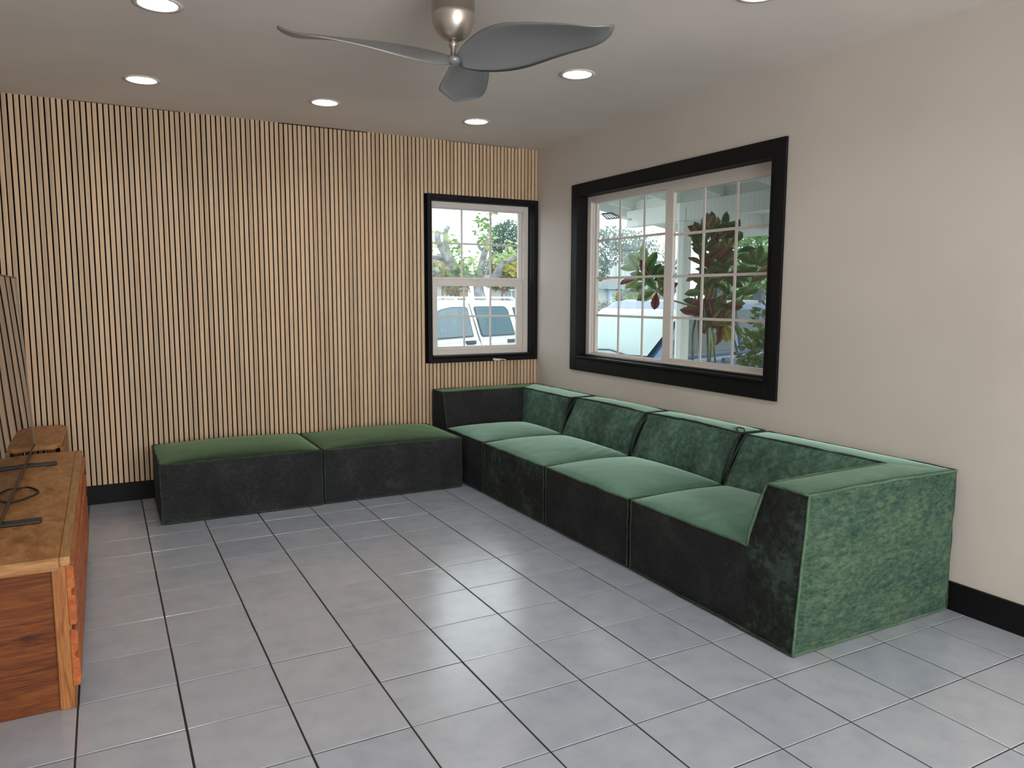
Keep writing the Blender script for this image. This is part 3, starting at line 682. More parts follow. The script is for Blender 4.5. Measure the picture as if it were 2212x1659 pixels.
# ------------------------------------------------------------------ television
TY0, TY1 = -2.46, -.725
tv = tag(empty('television', (-3.475, (TY0+TY1)/2, CH)), 'large flat television with glossy dark screen standing on the wooden cabinet', 'television')
def lean(bm, x0=-3.465, z0=.535, k=.035):
    for v in bm.verts: v.co.x -= (v.co.z-z0)*k
    return bm
obj('casing', lean(B(-3.505, -3.4665, TY0, TY1, .532, 1.402)), M_plastic, tv, bevel=.003)
bm = bmesh.new(); ny, nz2 = 60, 30; g = []
for j in range(nz2+1):
    row = []
    for i in range(ny+1):
        y = TY0+.006+(TY1-TY0-.012)*i/ny; z = .540+(.856)*j/nz2
        row.append(bm.verts.new((-3.4645 + .0010*noise.noise(Vector((y*1.6, z*1.3, 3))), y, z)))
    g.append(row)
for j in range(nz2):
    for i in range(ny): bm.faces.new((g[j][i], g[j][i+1], g[j+1][i+1], g[j+1][i]))
obj('screen', lean(bm), M_tv, tv, smooth=True)
bm = bmesh.new(); ring_x(bm, -3.4675, -3.4605, TY0-.001, TY1+.001, .531, 1.403, .006); obj('bezel', lean(bm), M_bezel, tv)
for yc in (-1.165, -2.225):
    f = obj('foot', B(-3.58, -3.345, yc-.022, yc+.022, CH+.0005, CH+.013), M_plastic, tv, bevel=.003)
    obj('foot_neck', B(-3.50, -3.47, yc-.016, yc+.016, CH+.012, .56), M_plastic, f)
# cable loop
bm = bmesh.new()
pts = [(-3.60, -1.72, CH+.006), (-3.50, -1.70, CH+.008), (-3.44, -1.66, CH+.010), (-3.40, -1.70, CH+.006), (-3.385, -1.76, CH+.005), (-3.41, -1.82, CH+.005), (-3.46, -1.90, CH+.008), (-3.56, -1.93, CH+.006)]
sm = []
for i in range(len(pts)-1):
    p0, p1, p2, p3 = [Vector(pts[max(0, min(len(pts)-1, i+k))]) for k in (-1, 0, 1, 2)]
    for t in [x/6 for x in range(6)]:
        sm.append(.5*((2*p1)+(-p0+p2)*t+(2*p0-5*p1+4*p2-p3)*t*t+(-p0+3*p1-3*p2+p3)*t**3))
tube(bm, sm, .0042, 6)
tag(obj('power_cable', bm, M_cable, smooth=True), 'black cable looped on the cabinet top between the television feet', 'cable')
# side table behind cabinet
st = tag(empty('side_table', (-3.53, -.43, 0)), 'small wooden side table in the corner behind the cabinet, by the slatted wall', 'side table')
bm = bmesh.new(); prism(bm, [(-3.72, -.775), (-3.375, -.775), (-3.345, -.72), (-3.335, -.14), (-3.36, -.07), (-3.72, -.07)], 'z', .505, .53); obj('tabletop', bm, M_woodtop, st, bevel=.004, seg=2)
bm = bmesh.new(); prism(bm, [(-.765, .0), (-.72, .0), (-.13, .0), (-.08, .0), (-.12, .503), (-.70, .503)], 'x', -3.352, -3.335); obj('side_panel', bm, M_woodpost, st)
for lx, ly in ((-3.39, -.73), (-3.69, -.73), (-3.39, -.12), (-3.69, -.12)):
    obj('leg', B(lx-.02, lx+.02, ly-.02, ly+.02, 0, .504), M_woodside, st, bevel=.003)
obj('shelf', B(-3.70, -3.37, -.70, -.15, .30, .32), M_black, st)
# ================================================================== OUTSIDE
GZ = -.5
g = B(-40, 90, TW+.02, 120, GZ-.3, GZ); struct('ground', g, M_asph)
g = B(TW+.02, 90, -60, TW+.02, GZ-.3, GZ); struct('side_yard', g, M_conc)
# porch
porch = tag(empty('porch', (1.54, 0, GZ)), 'white painted porch with exposed rafters outside the large window', 'porch'); porch['kind'] = 'structure'; del porch['category']
obj('beam', B(1.495, 1.585, -9, .81, 1.99, 2.15), M_white, porch, bevel=.004)
obj('post', B(1.495, 1.585, -.045, .045, GZ, 1.989), M_white, porch, bevel=.003)
obj('post', B(1.495, 1.585, -4.045, -3.955, GZ, 1.989), M_white, porch, bevel=.003)
obj('beam_bracket', B(1.488, 1.4945, -.06, .19, 1.99, 2.10), M_white, porch)
SLP = -.17
def slope(bm, z0=2.0):
    for v in bm.verts: v.co.z += SLP*(v.co.x-1.54)
    return bm
for y in [0.74-.61*k for k in range(0, 15)]:
    obj('rafter', slope(B(TW+.02, 2.62, y-.022, y+.022, 2.151, 2.285)), M_white, porch)
for y in [0.74-.61*k for k in range(0, 14)]:
    obj('blocking', slope(B(1.53, 1.57, y-.587, y-.023, 2.151, 2.235)), M_white, porch)
for k in range(17):
    x0 = TW+.02+k*.148
    obj('roof_board', slope(B(x0, x0+.145, -9, 1.0, 2.286, 2.304)), M_roofboard, porch)
obj('fascia', slope(B(2.622, 2.645, -9, 1.0, 2.10, 2.32)), M_white, porch)
obj('barge_board', slope(B(-.3, 2.64, 1.001, 1.03, 2.13, 2.33)), M_white, porch)
# wire rack under the eave
rk = tag(empty('wire_rack', (2.1, 1.6, 2.1)), 'dark wire rack sticking out past the end of the porch eave', 'rack')
bm = bmesh.new()
c0, c1, c2, c3 = at(1300, 462, 6.9), at(1322, 460, 6.8), at(1342, 470, 6.6), at(1312, 473, 6.8)
for a, b in ((c0, c1), (c1, c2), (c2, c3), (c3, c0)): tube(bm, [a, b], .007, 5)
for t in (.2, .4, .6, .8): tube(bm, [c0.lerp(c1, t), c3.lerp(c2, t)], .005, 5)
obj('wire_frame', bm, M_cblk, rk)
tube_bm = bmesh.new(); tube(tube_bm, [c2, at(1362, 474, 6.2)], .012, 5); obj('bracket', tube_bm, M_white, rk)
# ---------------------------------------------------------------- vehicles
def suv(name, lab, loc, rz, p):
    r = tag(empty(name, (loc[0], loc[1], GZ), rz), lab, 'car')
    W_ = p['w']; zb = p['belt']-GZ; zr = p['roof']-GZ
    bm = bmesh.new(); prism(bm, [(s, z-GZ) for s, z in p['body']], 'y', 0, W_); obj('body', bm, p['paint'], r, bevel=.05, seg=3, world=False)
    bm = bmesh.new(); inset = lambda z: max(0, (z-zb)/(zr-zb))*p['tumble']
    pts = [(s, z-GZ) for s, z in p['cabin']]
    A = [bm.verts.new((s, .02+inset(z), z)) for s, z in pts]; C = [bm.verts.new((s, W_-.02-inset(z), z)) for s, z in pts]
    bm.faces.new(A); bm.faces.new(C[::-1])
    for i in range(len(pts)): bm.faces.new((A[i], C[i], C[(i+1) % len(pts)], A[(i+1) % len(pts)]))
    bmesh.ops.recalc_face_normals(bm, faces=bm.faces)
    obj('cabin', bm, p.get('toppaint', p['paint']), r, bevel=.06, seg=3, world=False)
    for poly in p['wins']:
        for side in (0, 1):
            def pt(s, z, off):
                y = .02+inset(z)-off; return (s, y if side == 0 else W_-y, z)
            def mk(k, off, name_, mt, par):
                cs = sum(s for s, z in poly)/len(poly); cz = sum(z for s, z in poly)/len(poly)-GZ
                bm = bmesh.new(); a = []; b = []
                for s, z in poly:
                    z = z-GZ; s2 = cs+(s-cs)*k; z2 = cz+(z-cz)*k
                    a.append(bm.verts.new(pt(s2, z2, off))); b.append(bm.verts.new(pt(s2, z2, off-.03)))
                bm.faces.new(a); bm.faces.new(b[::-1]); n = len(a)
                for i in range(n): bm.faces.new((a[i], b[i], b[(i+1) % n], a[(i+1) % n]))
                bmesh.ops.recalc_face_normals(bm, faces=bm.faces)
                return obj(name_, bm, mt, par, world=False)
            sl_ = mk(1.06, .006, 'window_seal', M_cblk, r)
            mk(1.0, .012, 'side_window', p['glass'], sl_)
    if 'roofhl' in p:
        bm = bmesh.new(); prism(bm, [(a_, z-GZ) for a_, z in p['roofhl']], 'y', .15, W_-.15); obj('roof_sky_highlight', bm, M_roofglint, r, bevel=.01, world=False)  # added layer that carries the painted sky highlight
    if 'wsh' in p:
        (sa, za), (sb, zb2) = p['wsh']; za -= GZ; zb2 -= GZ
        c = [(sa, W_-.05, za), (sa, .05, za), (sb, .06+p['tumble'], zb2), (sb, W_-.06-p['tumble'], zb2)]
        nrm = Vector((-(zb2-za), 0, sb-sa)).normalized()*.045
        bm = panel([Vector(x)+nrm for x in c], bulge=.05, n=16, amp=0)
        obj('windshield', bm, M_wsh, r, smooth=True, world=False)
        for yy in (.35, 1.0):
            bm = bmesh.new(); tube(bm, [(sa-.03, yy, za+.03), (sa-.06, yy+.25, za+.085), (sa-.06, yy+.62, za+.07)], .012, 5); obj('wiper', bm, M_cblk, r, world=False)
    for s in p['wheels']:
        for yy in (.0, W_-.2):
            bm = bmesh.new(); lathe(bm, [(.18, 0), (.34, .02), (.36, .1), (.34, .18), (.18, .2)], (0, 0), 24)
            bmesh.ops.rotate(bm, verts=bm.verts, cent=(0, 0, 0), matrix=Matrix.Rotation(-PI/2, 3, 'X'))
            bmesh.ops.translate(bm, verts=bm.verts, vec=(s, yy-.01, .362)); wh = obj('wheel', bm, M_tyre, r, world=False)
    for s, z in p['handles']:
        bm = bmesh.new(); box(bm, s-.11, s+.11, -.03, .03, z-GZ-.03, z-GZ+.03); obj('door_handle', bm, M_cblk, r, bevel=.012, seg=2, world=False)
    for s0, s1, z in p['rack']:
        for yy in (.22, W_-.22):
            bm = bmesh.new(); tube(bm, [(s0, yy, zr-.01), (s0+.08, yy, z-GZ), (s1-.08, yy, z-GZ), (s1, yy, zr-.01)], .017, 6); obj('roof_rail', bm, p['railm'], r, world=False)
    for s in p.get('cross', ()):
        bm = bmesh.new(); box(bm, s-.03, s+.03, .1, W_-.1, p['rack'][0][2]-GZ-.01, p['rack'][0][2]-GZ+.03); box(bm, s-.05, s+.05, .12, .24, zr-.02, p['rack'][0][2]-GZ-.0); obj('rack_crossbar', bm, M_cblk, r, world=False)
    for s in p.get('seams', ()):
        bm = bmesh.new(); prism(bm, [(s-.16, 1.19-GZ), (s-.155, 1.19-GZ), (s+.02, .5-GZ), (s+.02, -.05-GZ), (s+.012, -.05-GZ), (s+.012, .5-GZ)], 'y', -.004, .01)
        for v in bm.verts: v.co.y += inset(v.co.z)+.012 if v.co.z > zb-.02 else -.001
        obj('door_seam', bm, M_cblk, r, world=False)
    return r
suv('car', 'white sport utility car parked side on, seen through the small window', (2.5, 6.13), math.radians(24), dict(
    w=1.85, belt=.60, roof=1.235, tumble=.13, paint=M_carw, glass=M_cwin, railm=M_carw,
    body=[(-2.95, -.2), (-2.95, .1), (-2.85, .38), (-1.5, .52), (2.0, .60), (2.05, .0), (2.0, -.22)],
    cabin=[(-1.75, .50), (-.98, 1.14), (-.65, 1.225), (-.2, 1.245), (1.3, 1.225), (1.75, 1.10), (2.02, .55)],
    wins=[[(-1.38, .64), (-.2, .655), (-.25, 1.10), (-.30, 1.125), (-.6, 1.125), (-.86, 1.09), (-1.05, 1.02)], [(.09, .645), (.93, .645), (.83, 1.06), (.77, 1.11), (.70, 1.125), (-.01, 1.125), (-.04, 1.10), (.05, .68)],
          [(1.10, .68), (1.80, .68), (1.58, 1.08), (1.02, 1.10)]],
    handles=[(-.27, .545), (.82, .53)], rack=[(-.9, 1.2, 1.285)], seams=[-.02], wheels=(-2.1, 1.0)))
suv('car', 'blue sport utility car with roof rack, parked beyond the large window', (2.77, 1.68), math.radians(13), dict(
    w=1.72, belt=.60, roof=1.26, tumble=.13, paint=M_carb, toppaint=M_carb, glass=M_cwinb, railm=M_cblk,
    body=[(-1.62, -.2), (-1.62, .15), (-1.5, .38), (-.28, .54), (3.1, .58), (3.15, .0), (3.1, -.22)],
    cabin=[(-.28, .52), (.66, 1.16), (.85, 1.25), (2.6, 1.25), (2.85, 1.15), (3.1, .55)],
    wins=[[(.02, .63), (1.46, .625), (1.50, 1.10), (1.44, 1.13), (.86, 1.13), (.72, 1.09)], [(1.66, .625), (2.55, .625), (2.45, 1.13), (1.64, 1.13)]],
    wsh=((-.28, .585), (.60, 1.115)), roofhl=[(.62, 1.105), (.85, 1.222), (1.1, 1.268), (2.6, 1.268), (2.88, 1.17), (2.6, 1.19), (1.1, 1.19), (.8, 1.14)], handles=[(1.30, .50), (2.3, .50)], rack=[(.9, 2.7, 1.385)], cross=(1.25, 2.3), seams=[1.57], wheels=(-.8, 2.2)))
# white sedan rear at the left edge of the large window
r = tag(empty('car', (at(1297, 676, 22).x, at(1297, 676, 22).y, GZ), math.radians(215)), 'white car with red tail lamp at the lower left edge of the large window', 'car')
bm = bmesh.new(); prism(bm, [(-2.2, .25), (-2.2, .75), (-1.2, .9), (.2, 1.0), (.6, .92), (.75, .75), (.78, .25)], 'y', 0, 1.75); obj('body', bm, M_carw, r, bevel=.05, seg=2, world=False)
bm = bmesh.new(); prism(bm, [(-1.5, .95), (-.9, 1.45), (-.1, 1.45), (.3, .98)], 'y', .15, 1.6); obj('cabin', bm, M_cwin, r, bevel=.05, seg=2, world=False)
bm = bmesh.new(); box(bm, .35, .782, -.02, .35, .74, .88); obj('tail_lamp', bm, M_red, r, bevel=.02, world=False)
for s in (-1.6, .2):
    bm = bmesh.new(); lathe(bm, [(.18, 0), (.33, .02), (.33, .18), (.18, .2)], (0, 0), 20); bmesh.ops.rotate(bm, verts=bm.verts, cent=(0, 0, 0), matrix=Matrix.Rotation(-PI/2, 3, 'X'))
    bmesh.ops.translate(bm, verts=bm.verts, vec=(s, -.01, .34)); obj('wheel', bm, M_tyre, r, world=False)
# ---------------------------------------------------------------- plants
def leaf_mesh(L_, W_, fold=.25, curl=.2):
    bm = bmesh.new(); n = 5; mid = []; lf = []; rt = []
    for i in range(n+1):
        t = i/n; wv = W_/2*math.sin(PI*min(1, t*.92+.04))**.8*(.55+.45*t*1.4 if t < .7 else 1)
        z = -curl*L_*t*t
        mid.append(bm.verts.new((t*L_, 0, z))); 
        if 0 < i < n:
            lf.append(bm.verts.new((t*L_, wv, z+fold*wv))); rt.append(bm.verts.new((t*L_, -wv, z+fold*wv)))
        else: lf.append(mid[-1]); rt.append(mid[-1])
    for i in range(n):
        for a in (lf, rt):
            f = [mid[i], mid[i+1], a[i+1], a[i]]; u = []
            for v in f:
                if v not in u: u.append(v)
            if len(u) > 2: bm.faces.new(u)
    return bm
LM = {}
def leaf_me(m, L_=.15, W_=.065):
    if (m.name, L_) not in LM:
        me = bpy.data.meshes.new('leaf'); bm = leaf_mesh(L_, W_); bm.to_mesh(me); bm.free(); me.materials.append(m)
        me.polygons.foreach_set('use_smooth', [True]*len(me.polygons)); LM[(m.name, L_)] = me
    return LM[(m.name, L_)]
def put_leaf(par, p, d, m, L_=.15, W_=.065, roll=None):
    o = link(bpy.data.objects.new('leaf', leaf_me(m, L_, W_))); o.parent = par
    d = Vector(d).normalized(); x = d; y = x.cross(Vector((0, 0, 1)))
    y = y.normalized() if y.length > .1 else Vector((1, 0, 0)); z = x.cross(y)
    R_ = Matrix((x, -y, -z if z.z < 0 else z)).transposed()
    if R_.determinant() < 0: R_ = Matrix((x, y, z)).transposed()
    q_ = R_.to_quaternion() @ Matrix.Rotation(roll if roll is not None else random.uniform(-.9, .9), 3, 'X').to_quaternion()
    zz = (CM @ Vector((0, 0, 1))) + Vector((rl.uniform(-.9, .9), rl.uniform(-.9, .9), rl.uniform(-.2, .9)))*.8
    zz = (zz - x*zz.dot(x)).normalized(); yy = zz.cross(x)
    q_ = Matrix((x, yy, zz)).transposed().to_quaternion()
    o.rotation_mode = 'QUATERNION'; o.rotation_quaternion = q_; o.location = p-wloc(par); return o
DP = 5.75
rl = random.Random(5)
plant = tag(empty('leafy_shrub', at(1530, 700, DP)*Vector((1, 1, 0)) if False else (at(1530, 700, DP).x, at(1530, 700, DP).y, GZ)), 'tall shrub with large green and red brown leaves behind the large window', 'shrub')
def stem(pxs, d, r0, r1, par, m=M_stem, gnd=True):
    pts = [at(x, y, dd if dd else d) for x, y, dd in pxs]
    if gnd: pts = [Vector((pts[0].x+.03, pts[0].y, GZ))]+pts
    bm = bmesh.new(); tube(bm, ang(pts, .12), r0, 6, r1=r1); return obj('stem', bm, m, par, smooth=True)
stem([(1496, 780, 0), (1496, 720, 0), (1508, 660, 0), (1514, 560, 0), (1522, 500, 0)], DP, .014, .008, plant)
stem([(1512, 780, 0), (1508, 700, 0), (1513, 640, 0), (1535, 560, 0)], DP-.1, .009, .006, plant)
stem([(1530, 780, 0), (1527, 690, 0), (1526, 620, 0), (1540, 510, 0)], DP+.05, .014, .008, plant)
stem([(1534, 780, 0), (1538, 700, 0), (1545, 600, 0)], DP+.1, .010, .006, plant)
stem([(1545, 782, 0), (1538, 705, 0), (1543, 660, 0), (1556, 560, 0)], DP, .012, .007, plant)
stem([(1580, 785, 0), (1583, 720, 0), (1586, 660, 0), (1573, 620, 0), (1565, 560, 0)], DP, .012, .007, plant)
stem([(1586, 665, 0), (1605, 645, 0), (1622, 615, 0), (1636, 570, 0)], DP, .009, .006, plant, gnd=False)
stem([(1505, 663, 0), (1480, 657, 0), (1440, 645, 0), (1420, 630, 0), (1408, 605, 0), (1390, 575, 0)], DP-.15, .008, .005, plant, gnd=False)
rl = random.Random(5)
def pick(wts):
    t = rl.random()*sum(w_ for _, w_ in wts)
    for m, w_ in wts:
        t -= w_
        if t <= 0: return m
    return wts[-1][0]
RIGHT = CM @ Vector((1, 0, 0)); UP = Vector((0, 0, 1)); BACK = CM @ Vector((0, 0, 1))
def ld(a, tw=.35):  # leaf direction: angle in the plane across the view, plus random toward/away part
    a = math.radians(a); return RIGHT*math.cos(a)+UP*math.sin(a)+BACK*rl.uniform(-tw, tw)
cl = 0
for k in range(135):
    px = rl.gauss(1540, 22); py = rl.uniform(495, 705)
    if not (1496 < px < 1592): continue
    up_ = (700-py)/200
    m = pick([(L_red, 3), (L_brown, 4), (L_dkgreen, 2.5), (L_green, 2), (L_yel, .12)]) if px < 1565 else pick([(L_dkgreen, 2), (L_green, 4), (L_brown, 1.5)])
    a = rl.uniform(20, 160) if up_ > .55 else rl.uniform(-120, 300)
    put_leaf(plant, at(px, py, DP+rl.uniform(-.18, .22)), ld(a, .7), m, .145, .07)
for (px, py, a, m) in [(1540, 520, 75, L_dkgreen), (1547, 515, 60, L_dkgreen), (1532, 520, 100, L_brown), (1575, 510, 60, L_dkgreen), (1580, 520, 35, L_dkgreen), (1572, 530, 100, L_green), (1590, 545, 20, L_dkgreen), (1520, 520, 115, L_brown),
                       (1585, 560, -30, L_dkgreen), (1590, 580, 10, L_green), (1595, 600, 30, L_green), (1590, 625, 0, L_green), (1600, 640, 25, L_green),
                       (1636, 572, 75, L_green), (1636, 572, 110, L_green), (1636, 572, 40, L_green), (1636, 572, 150, L_green), (1636, 575, 10, L_green), (1636, 578, 190, L_green), (1630, 590, 20, L_brown), (1628, 600, 160, L_green),
                       (1622, 612, 150, L_green), (1622, 612, 30, L_brown), (1612, 630, 200, L_green), (1555, 705, -95, L_red), (1563, 702, -60, L_yel), (1568, 705, -80, L_yel), (1535, 712, -70, L_lite),
                       # left cluster
                       (1392, 572, 100, L_lite), (1390, 572, 140, L_lite), (1385, 580, 170, L_lite), (1380, 590, 120, L_lite), (1378, 600, 190, L_red), (1385, 598, 215, L_lite), (1395, 585, 60, L_green), (1400, 590, 75, L_dkgreen),
                       (1408, 603, 95, L_green), (1408, 603, 60, L_dkgreen), (1410, 603, 20, L_dkgreen), (1412, 600, 35, L_dkgreen), (1415, 606, -10, L_brown), (1404, 606, 160, L_green), (1402, 610, 200, L_green), (1400, 600, 115, L_red),
                       (1420, 628, 130, L_green), (1422, 628, 80, L_green), (1425, 630, 30, L_red), (1418, 630, 200, L_green), (1421, 632, -93, L_red), (1430, 636, 60, L_brown), (1410, 614, 245, L_lite), (1415, 620, -45, L_green)]:
    for q_ in range(1):
        put_leaf(plant, at(px+rl.uniform(-3, 3), py+rl.uniform(-3, 3), DP-.12+rl.uniform(-.1, .1)), ld(a+rl.uniform(-12, 12)*q_), m, .15, .075)
def bush_bm(cen, rad, n, L_, W_, rng, shell=.55):
    bm = bmesh.new()
    for k in range(n):
        while True:
            v = Vector((rng.uniform(-1, 1), rng.uniform(-1, 1), rng.uniform(-1, 1)))
            if shell*rng.random() < v.length < 1: break
        lump = 1+.35*noise.noise(v*2.3+Vector(cen))
        p = Vector(cen)+Vector((v.x*rad[0], v.y*rad[1], v.z*rad[2]))*lump
        d = (v.normalized()+Vector((rng.gauss(0, .7), rng.gauss(0, .7), rng.gauss(0, .7)))).normalized()
        s = d.cross(Vector((rng.gauss(0, 1), rng.gauss(0, 1), rng.gauss(0, 1)))).normalized()*W_/2*rng.uniform(.7, 1.2)
        e = p+d*L_*rng.uniform(.6, 1.2); mpt = p.lerp(e, .5); u = d.cross(s).normalized()*W_*.18
        a, b, c, f = bm.verts.new(p), bm.verts.new(mpt+s+u), bm.verts.new(e), bm.verts.new(mpt-s+u)
        bm.faces.new((a, b, c)); bm.faces.new((a, c, f))
    return bm
rg = random.Random(3)
def tree(name, lab, cat, cen, rad, n, L_, W_, m, trunk=.1, group=None, tm=None, extra=None):
    r = tag(empty(name, (cen[0], cen[1], GZ)), lab, cat, group)
    obj('foliage', bush_bm(cen, rad, n, L_, W_, rg), m, r, kind='stuff')
    bm = bmesh.new(); c = Vector(cen)
    tube(bm, [(c.x, c.y, GZ), (c.x+.05, c.y, (GZ+c.z-rad[2]*.5)/2), (c.x, c.y+.04, c.z-rad[2]*.2)], trunk, 7, r1=trunk*.5)
    for k in range(5):
        a = k*1.3; tube(bm, [(c.x, c.y, c.z-rad[2]*.6), (c.x+rad[0]*.6*math.cos(a), c.y+rad[1]*.6*math.sin(a), c.z+rad[2]*.3)], trunk*.4, 5, r1=trunk*.1)
    obj('trunk', bm, tm or M_trunk, r)
    if extra: obj('flowers', bush_bm(cen, [x*1.04 for x in rad], extra[1], extra[2], extra[2], rg, .98), extra[0], r, kind='stuff')
    return r
tree('green_shrub', 'small glossy green shrub at the lower right corner of the large window', 'shrub', at(1648, 765, 5.1), (.16, .16, .17), 420, .06, .035, L_green, .012)
tree('green_shrub', 'upper sprays of a green shrub at the right edge of the large window', 'shrub', at(1664, 700, 5.75), (.10, .13, .16), 170, .06, .035, L_green, .01)
tree('broadleaf_tree', 'dense bright green tree behind the porch beam on the right', 'tree', at(1655, 560, 15), (1.1, 1.1, 1.0), 3800, .17, .08, L_far, .12)
tree('broadleaf_tree', 'hazy grey green tree behind the white garage house', 'tree', at(1325, 560, 62), (2.9, 3.2, 2.5), 4200, .32, .17, L_grey, .15)
tree('broadleaf_tree', 'thin outer crown of a hazy tree left of the porch beam', 'tree', at(1390, 560, 72), (2.2, 2.2, 2.4), 800, .32, .15, L_grey, .10)
tree('palm_shrub', 'dark green spiky shrub beside the solar panel', 'shrub', at(1440, 590, 24), (.4, .5, .6), 500, .3, .05, L_con, .06)
tree('rose_bush', 'rose bush with red blooms in front of the white garage', 'rose bush', at(1365, 645, 15), (.36, .4, .17), 1300, .05, .03, L_green, .02, extra=(L_rose, 60, .045))
tree('rose_bush', 'small rose bush left of the garage door', 'rose bush', at(1303, 668, 15), (.16, .25, .16), 350, .05, .03, L_grey, .02, extra=(L_rose, 25, .045))
# fig tree through small window
fg = tag(empty('fig_tree', (at(1038, 625, 17).x, at(1038, 625, 17).y, GZ)), 'old grey tree with thick bare limbs seen through the small window', 'tree')
D = 17.0
def limb(pts, r0, r1, nm='branch'):
    P_ = [at(x, y, d) for x, y, d in pts]
    sm = []
    for i in range(len(P_)-1):
        p0, p1, p2, p3 = [P_[max(0, min(len(P_)-1, i+k))] for k in (-1, 0, 1, 2)]
        for t in [x/5 for x in range(5)]: sm.append(.5*((2*p1)+(-p0+p2)*t+(2*p0-5*p1+4*p2-p3)*t*t+(-p0+3*p1-3*p2+p3)*t**3))
    sm.append(P_[-1]); bm = bmesh.new(); tube(bm, sm, r0*.62, 9, r1=r1*.62)
    for v in bm.verts: v.co += v.normal*0 + Vector((noise.noise(v.co*6), noise.noise(v.co*6+Vector((5, 5, 5))), 0))*.02
    return obj(nm, bm, M_trunk, fg, smooth=True)
limb([(1040, 700, D), (1038, 650, D), (1032, 610, D), (1036, 585, D)], .24, .15, 'trunk')
limb([(1036, 605, D), (1010, 598, D), (985, 590, D), (970, 565, D-.3), (953, 535, D-.4), (945, 515, D-.5), (948, 500, D-.5)], .16, .09)
limb([(975, 575, D-.2), (960, 562, D-.2), (940, 556, D-.3), (925, 555, D-.5)], .10, .06)
limb([(990, 592, D), (975, 560, D+.1), (966, 535, D+.2), (962, 510, D+.2), (968, 490, D+.3)], .13, .08)
limb([(1034, 600, D), (1040, 575, D), (1045, 550, D), (1052, 530, D), (1055, 515, D)], .15, .10)
limb([(1048, 545, D), (1036, 535, D), (1031, 520, D)], .07, .04)
limb([(1045, 600, D), (1057, 570, D), (1058, 530, D+.1), (1060, 470, D+.1)], .06, .03)
limb([(1040, 605, D), (1068, 600, D-.1), (1080, 580, D-.2), (1100, 565, D-.3), (1118, 555, D-.4), (1135, 540, D-.5)], .17, .10)
limb([(1075, 585, D-.2), (1082, 560, D-.2), (1092, 540, D-.2), (1100, 530, D-.2)], .06, .04)
limb([(945, 590, D-.6), (930, 580, D-.8), (920, 570, D-.9)], .07, .06)
def spray(cx, cy, sx, sy, n, m, d=D, L_=.17, W_=.075):
    bm = bmesh.new(); n = int(n*.6)
    for k in range(n):
        p = at(rg.gauss(cx, sx), rg.gauss(cy, sy), d+rg.uniform(-.6, .4))
        dd = Vector((rg.gauss(0, 1), rg.gauss(0, 1), rg.uniform(-.9, .3))).normalized()
        s = dd.cross(Vector((rg.gauss(0, 1), rg.gauss(0, 1), rg.gauss(0, 1)))).normalized()*W_/2; e = p+dd*L_; mm = p.lerp(e, .45)
        a, b, c, f = bm.verts.new(p), bm.verts.new(mm+s), bm.verts.new(e), bm.verts.new(mm-s); bm.faces.new((a, b, c)); bm.faces.new((a, c, f))
    return bm
for args in [(1040, 490, 9, 22, 90, L_green), (1050, 520, 7, 16, 90, L_lite), (1062, 480, 6, 18, 40, L_green), (955, 515, 12, 8, 60, L_lite), (985, 555, 10, 16, 60, L_lite), (1000, 575, 10, 12, 90, L_green), (1015, 570, 9, 9, 60, L_lite),
             (1085, 560, 12, 9, 60, L_lite), (1105, 540, 9, 12, 60, L_lite), (938, 540, 6, 14, 30, L_lite), (1000, 590, 20, 8, 60, L_green), (1105, 575, 8, 8, 40, L_yel), (990, 535, 8, 8, 30, L_green)]:
    obj('leaf_spray', spray(*args[:5], args[5]), args[5], fg, kind='stuff')
tree('conifer', 'blue green conifer at the right of the small window', 'tree', at(1092, 525, 21), (.42, .5, .62), 3000, .13, .03, L_con, .1)
tree('flowering_bush', 'pink flowering bush low on the left in the small window', 'bush', at(955, 592, 19), (.55, .5, .27), 1100, .08, .05, L_far, .05, extra=(L_pink, 600, .08))
tree('flowering_bush', 'pink flowering bush low on the right in the small window', 'bush', at(1085, 590, 19), (.5, .5, .42), 1700, .09, .05, L_green, .05, extra=(L_pink, 500, .08))
tree('flowering_bush', 'mauve leaved bush above the car roof in the small window', 'bush', at(985, 620, 20), (.35, .4, .22), 450, .09, .05, L_far, .05, extra=(L_pink, 300, .08))
# ---------------------------------------------------------------- houses
def local_house(name, lab, p0, rz, wdt, dep, zt, roofh, over=.4, mt=M_house):
    r = tag(empty(name, (p0[0], p0[1], GZ), rz), lab, 'house')
    bm = bmesh.new(); box(bm, 0, wdt, 0, dep, 0, zt-GZ); obj('wall', bm, mt, r, world=False)
    h0 = zt-GZ; bm = bmesh.new()
    A = [(-over, -over, h0), (wdt+over, -over, h0), (wdt+over, dep+over, h0), (-over, dep+over, h0)]
    Rg = [(wdt*.28, dep/2, h0+roofh), (wdt*.72, dep/2, h0+roofh)]
    v = [bm.verts.new(p) for p in A+Rg]
    for f in ((0, 1, 5, 4), (1, 2, 5), (2, 3, 4, 5), (3, 0, 4), (0, 3, 2, 1)): bm.faces.new([v[i] for i in f])
    obj('roof', bm, M_shingle, r, world=False)
    bm = bmesh.new(); box(bm, -over, wdt+over, -over-.04, -over, h0-.12, h0+.06); obj('gutter', bm, M_blue_trim, r, world=False)
    return r
pg = at(1304, 640, 46); HA = YAW
hg = local_house('garage_house', 'white house with garage door across the street, seen in the large window', (pg.x, pg.y), HA+math.radians(4), 3.4, 5.0, 1.86, .62, over=.45, mt=M_hwhite)
bm = bmesh.new(); box(bm, .35, 2.35, -.03, .0, 0, 2.15); gd = obj('garage_door', bm, M_door, hg, world=False)
for k in range(4):
    bm = bmesh.new(); box(bm, .5+k*.45, .86+k*.45, -.045, -.03, 1.75, 1.98); obj('door_window', bm, M_housew, gd, world=False)
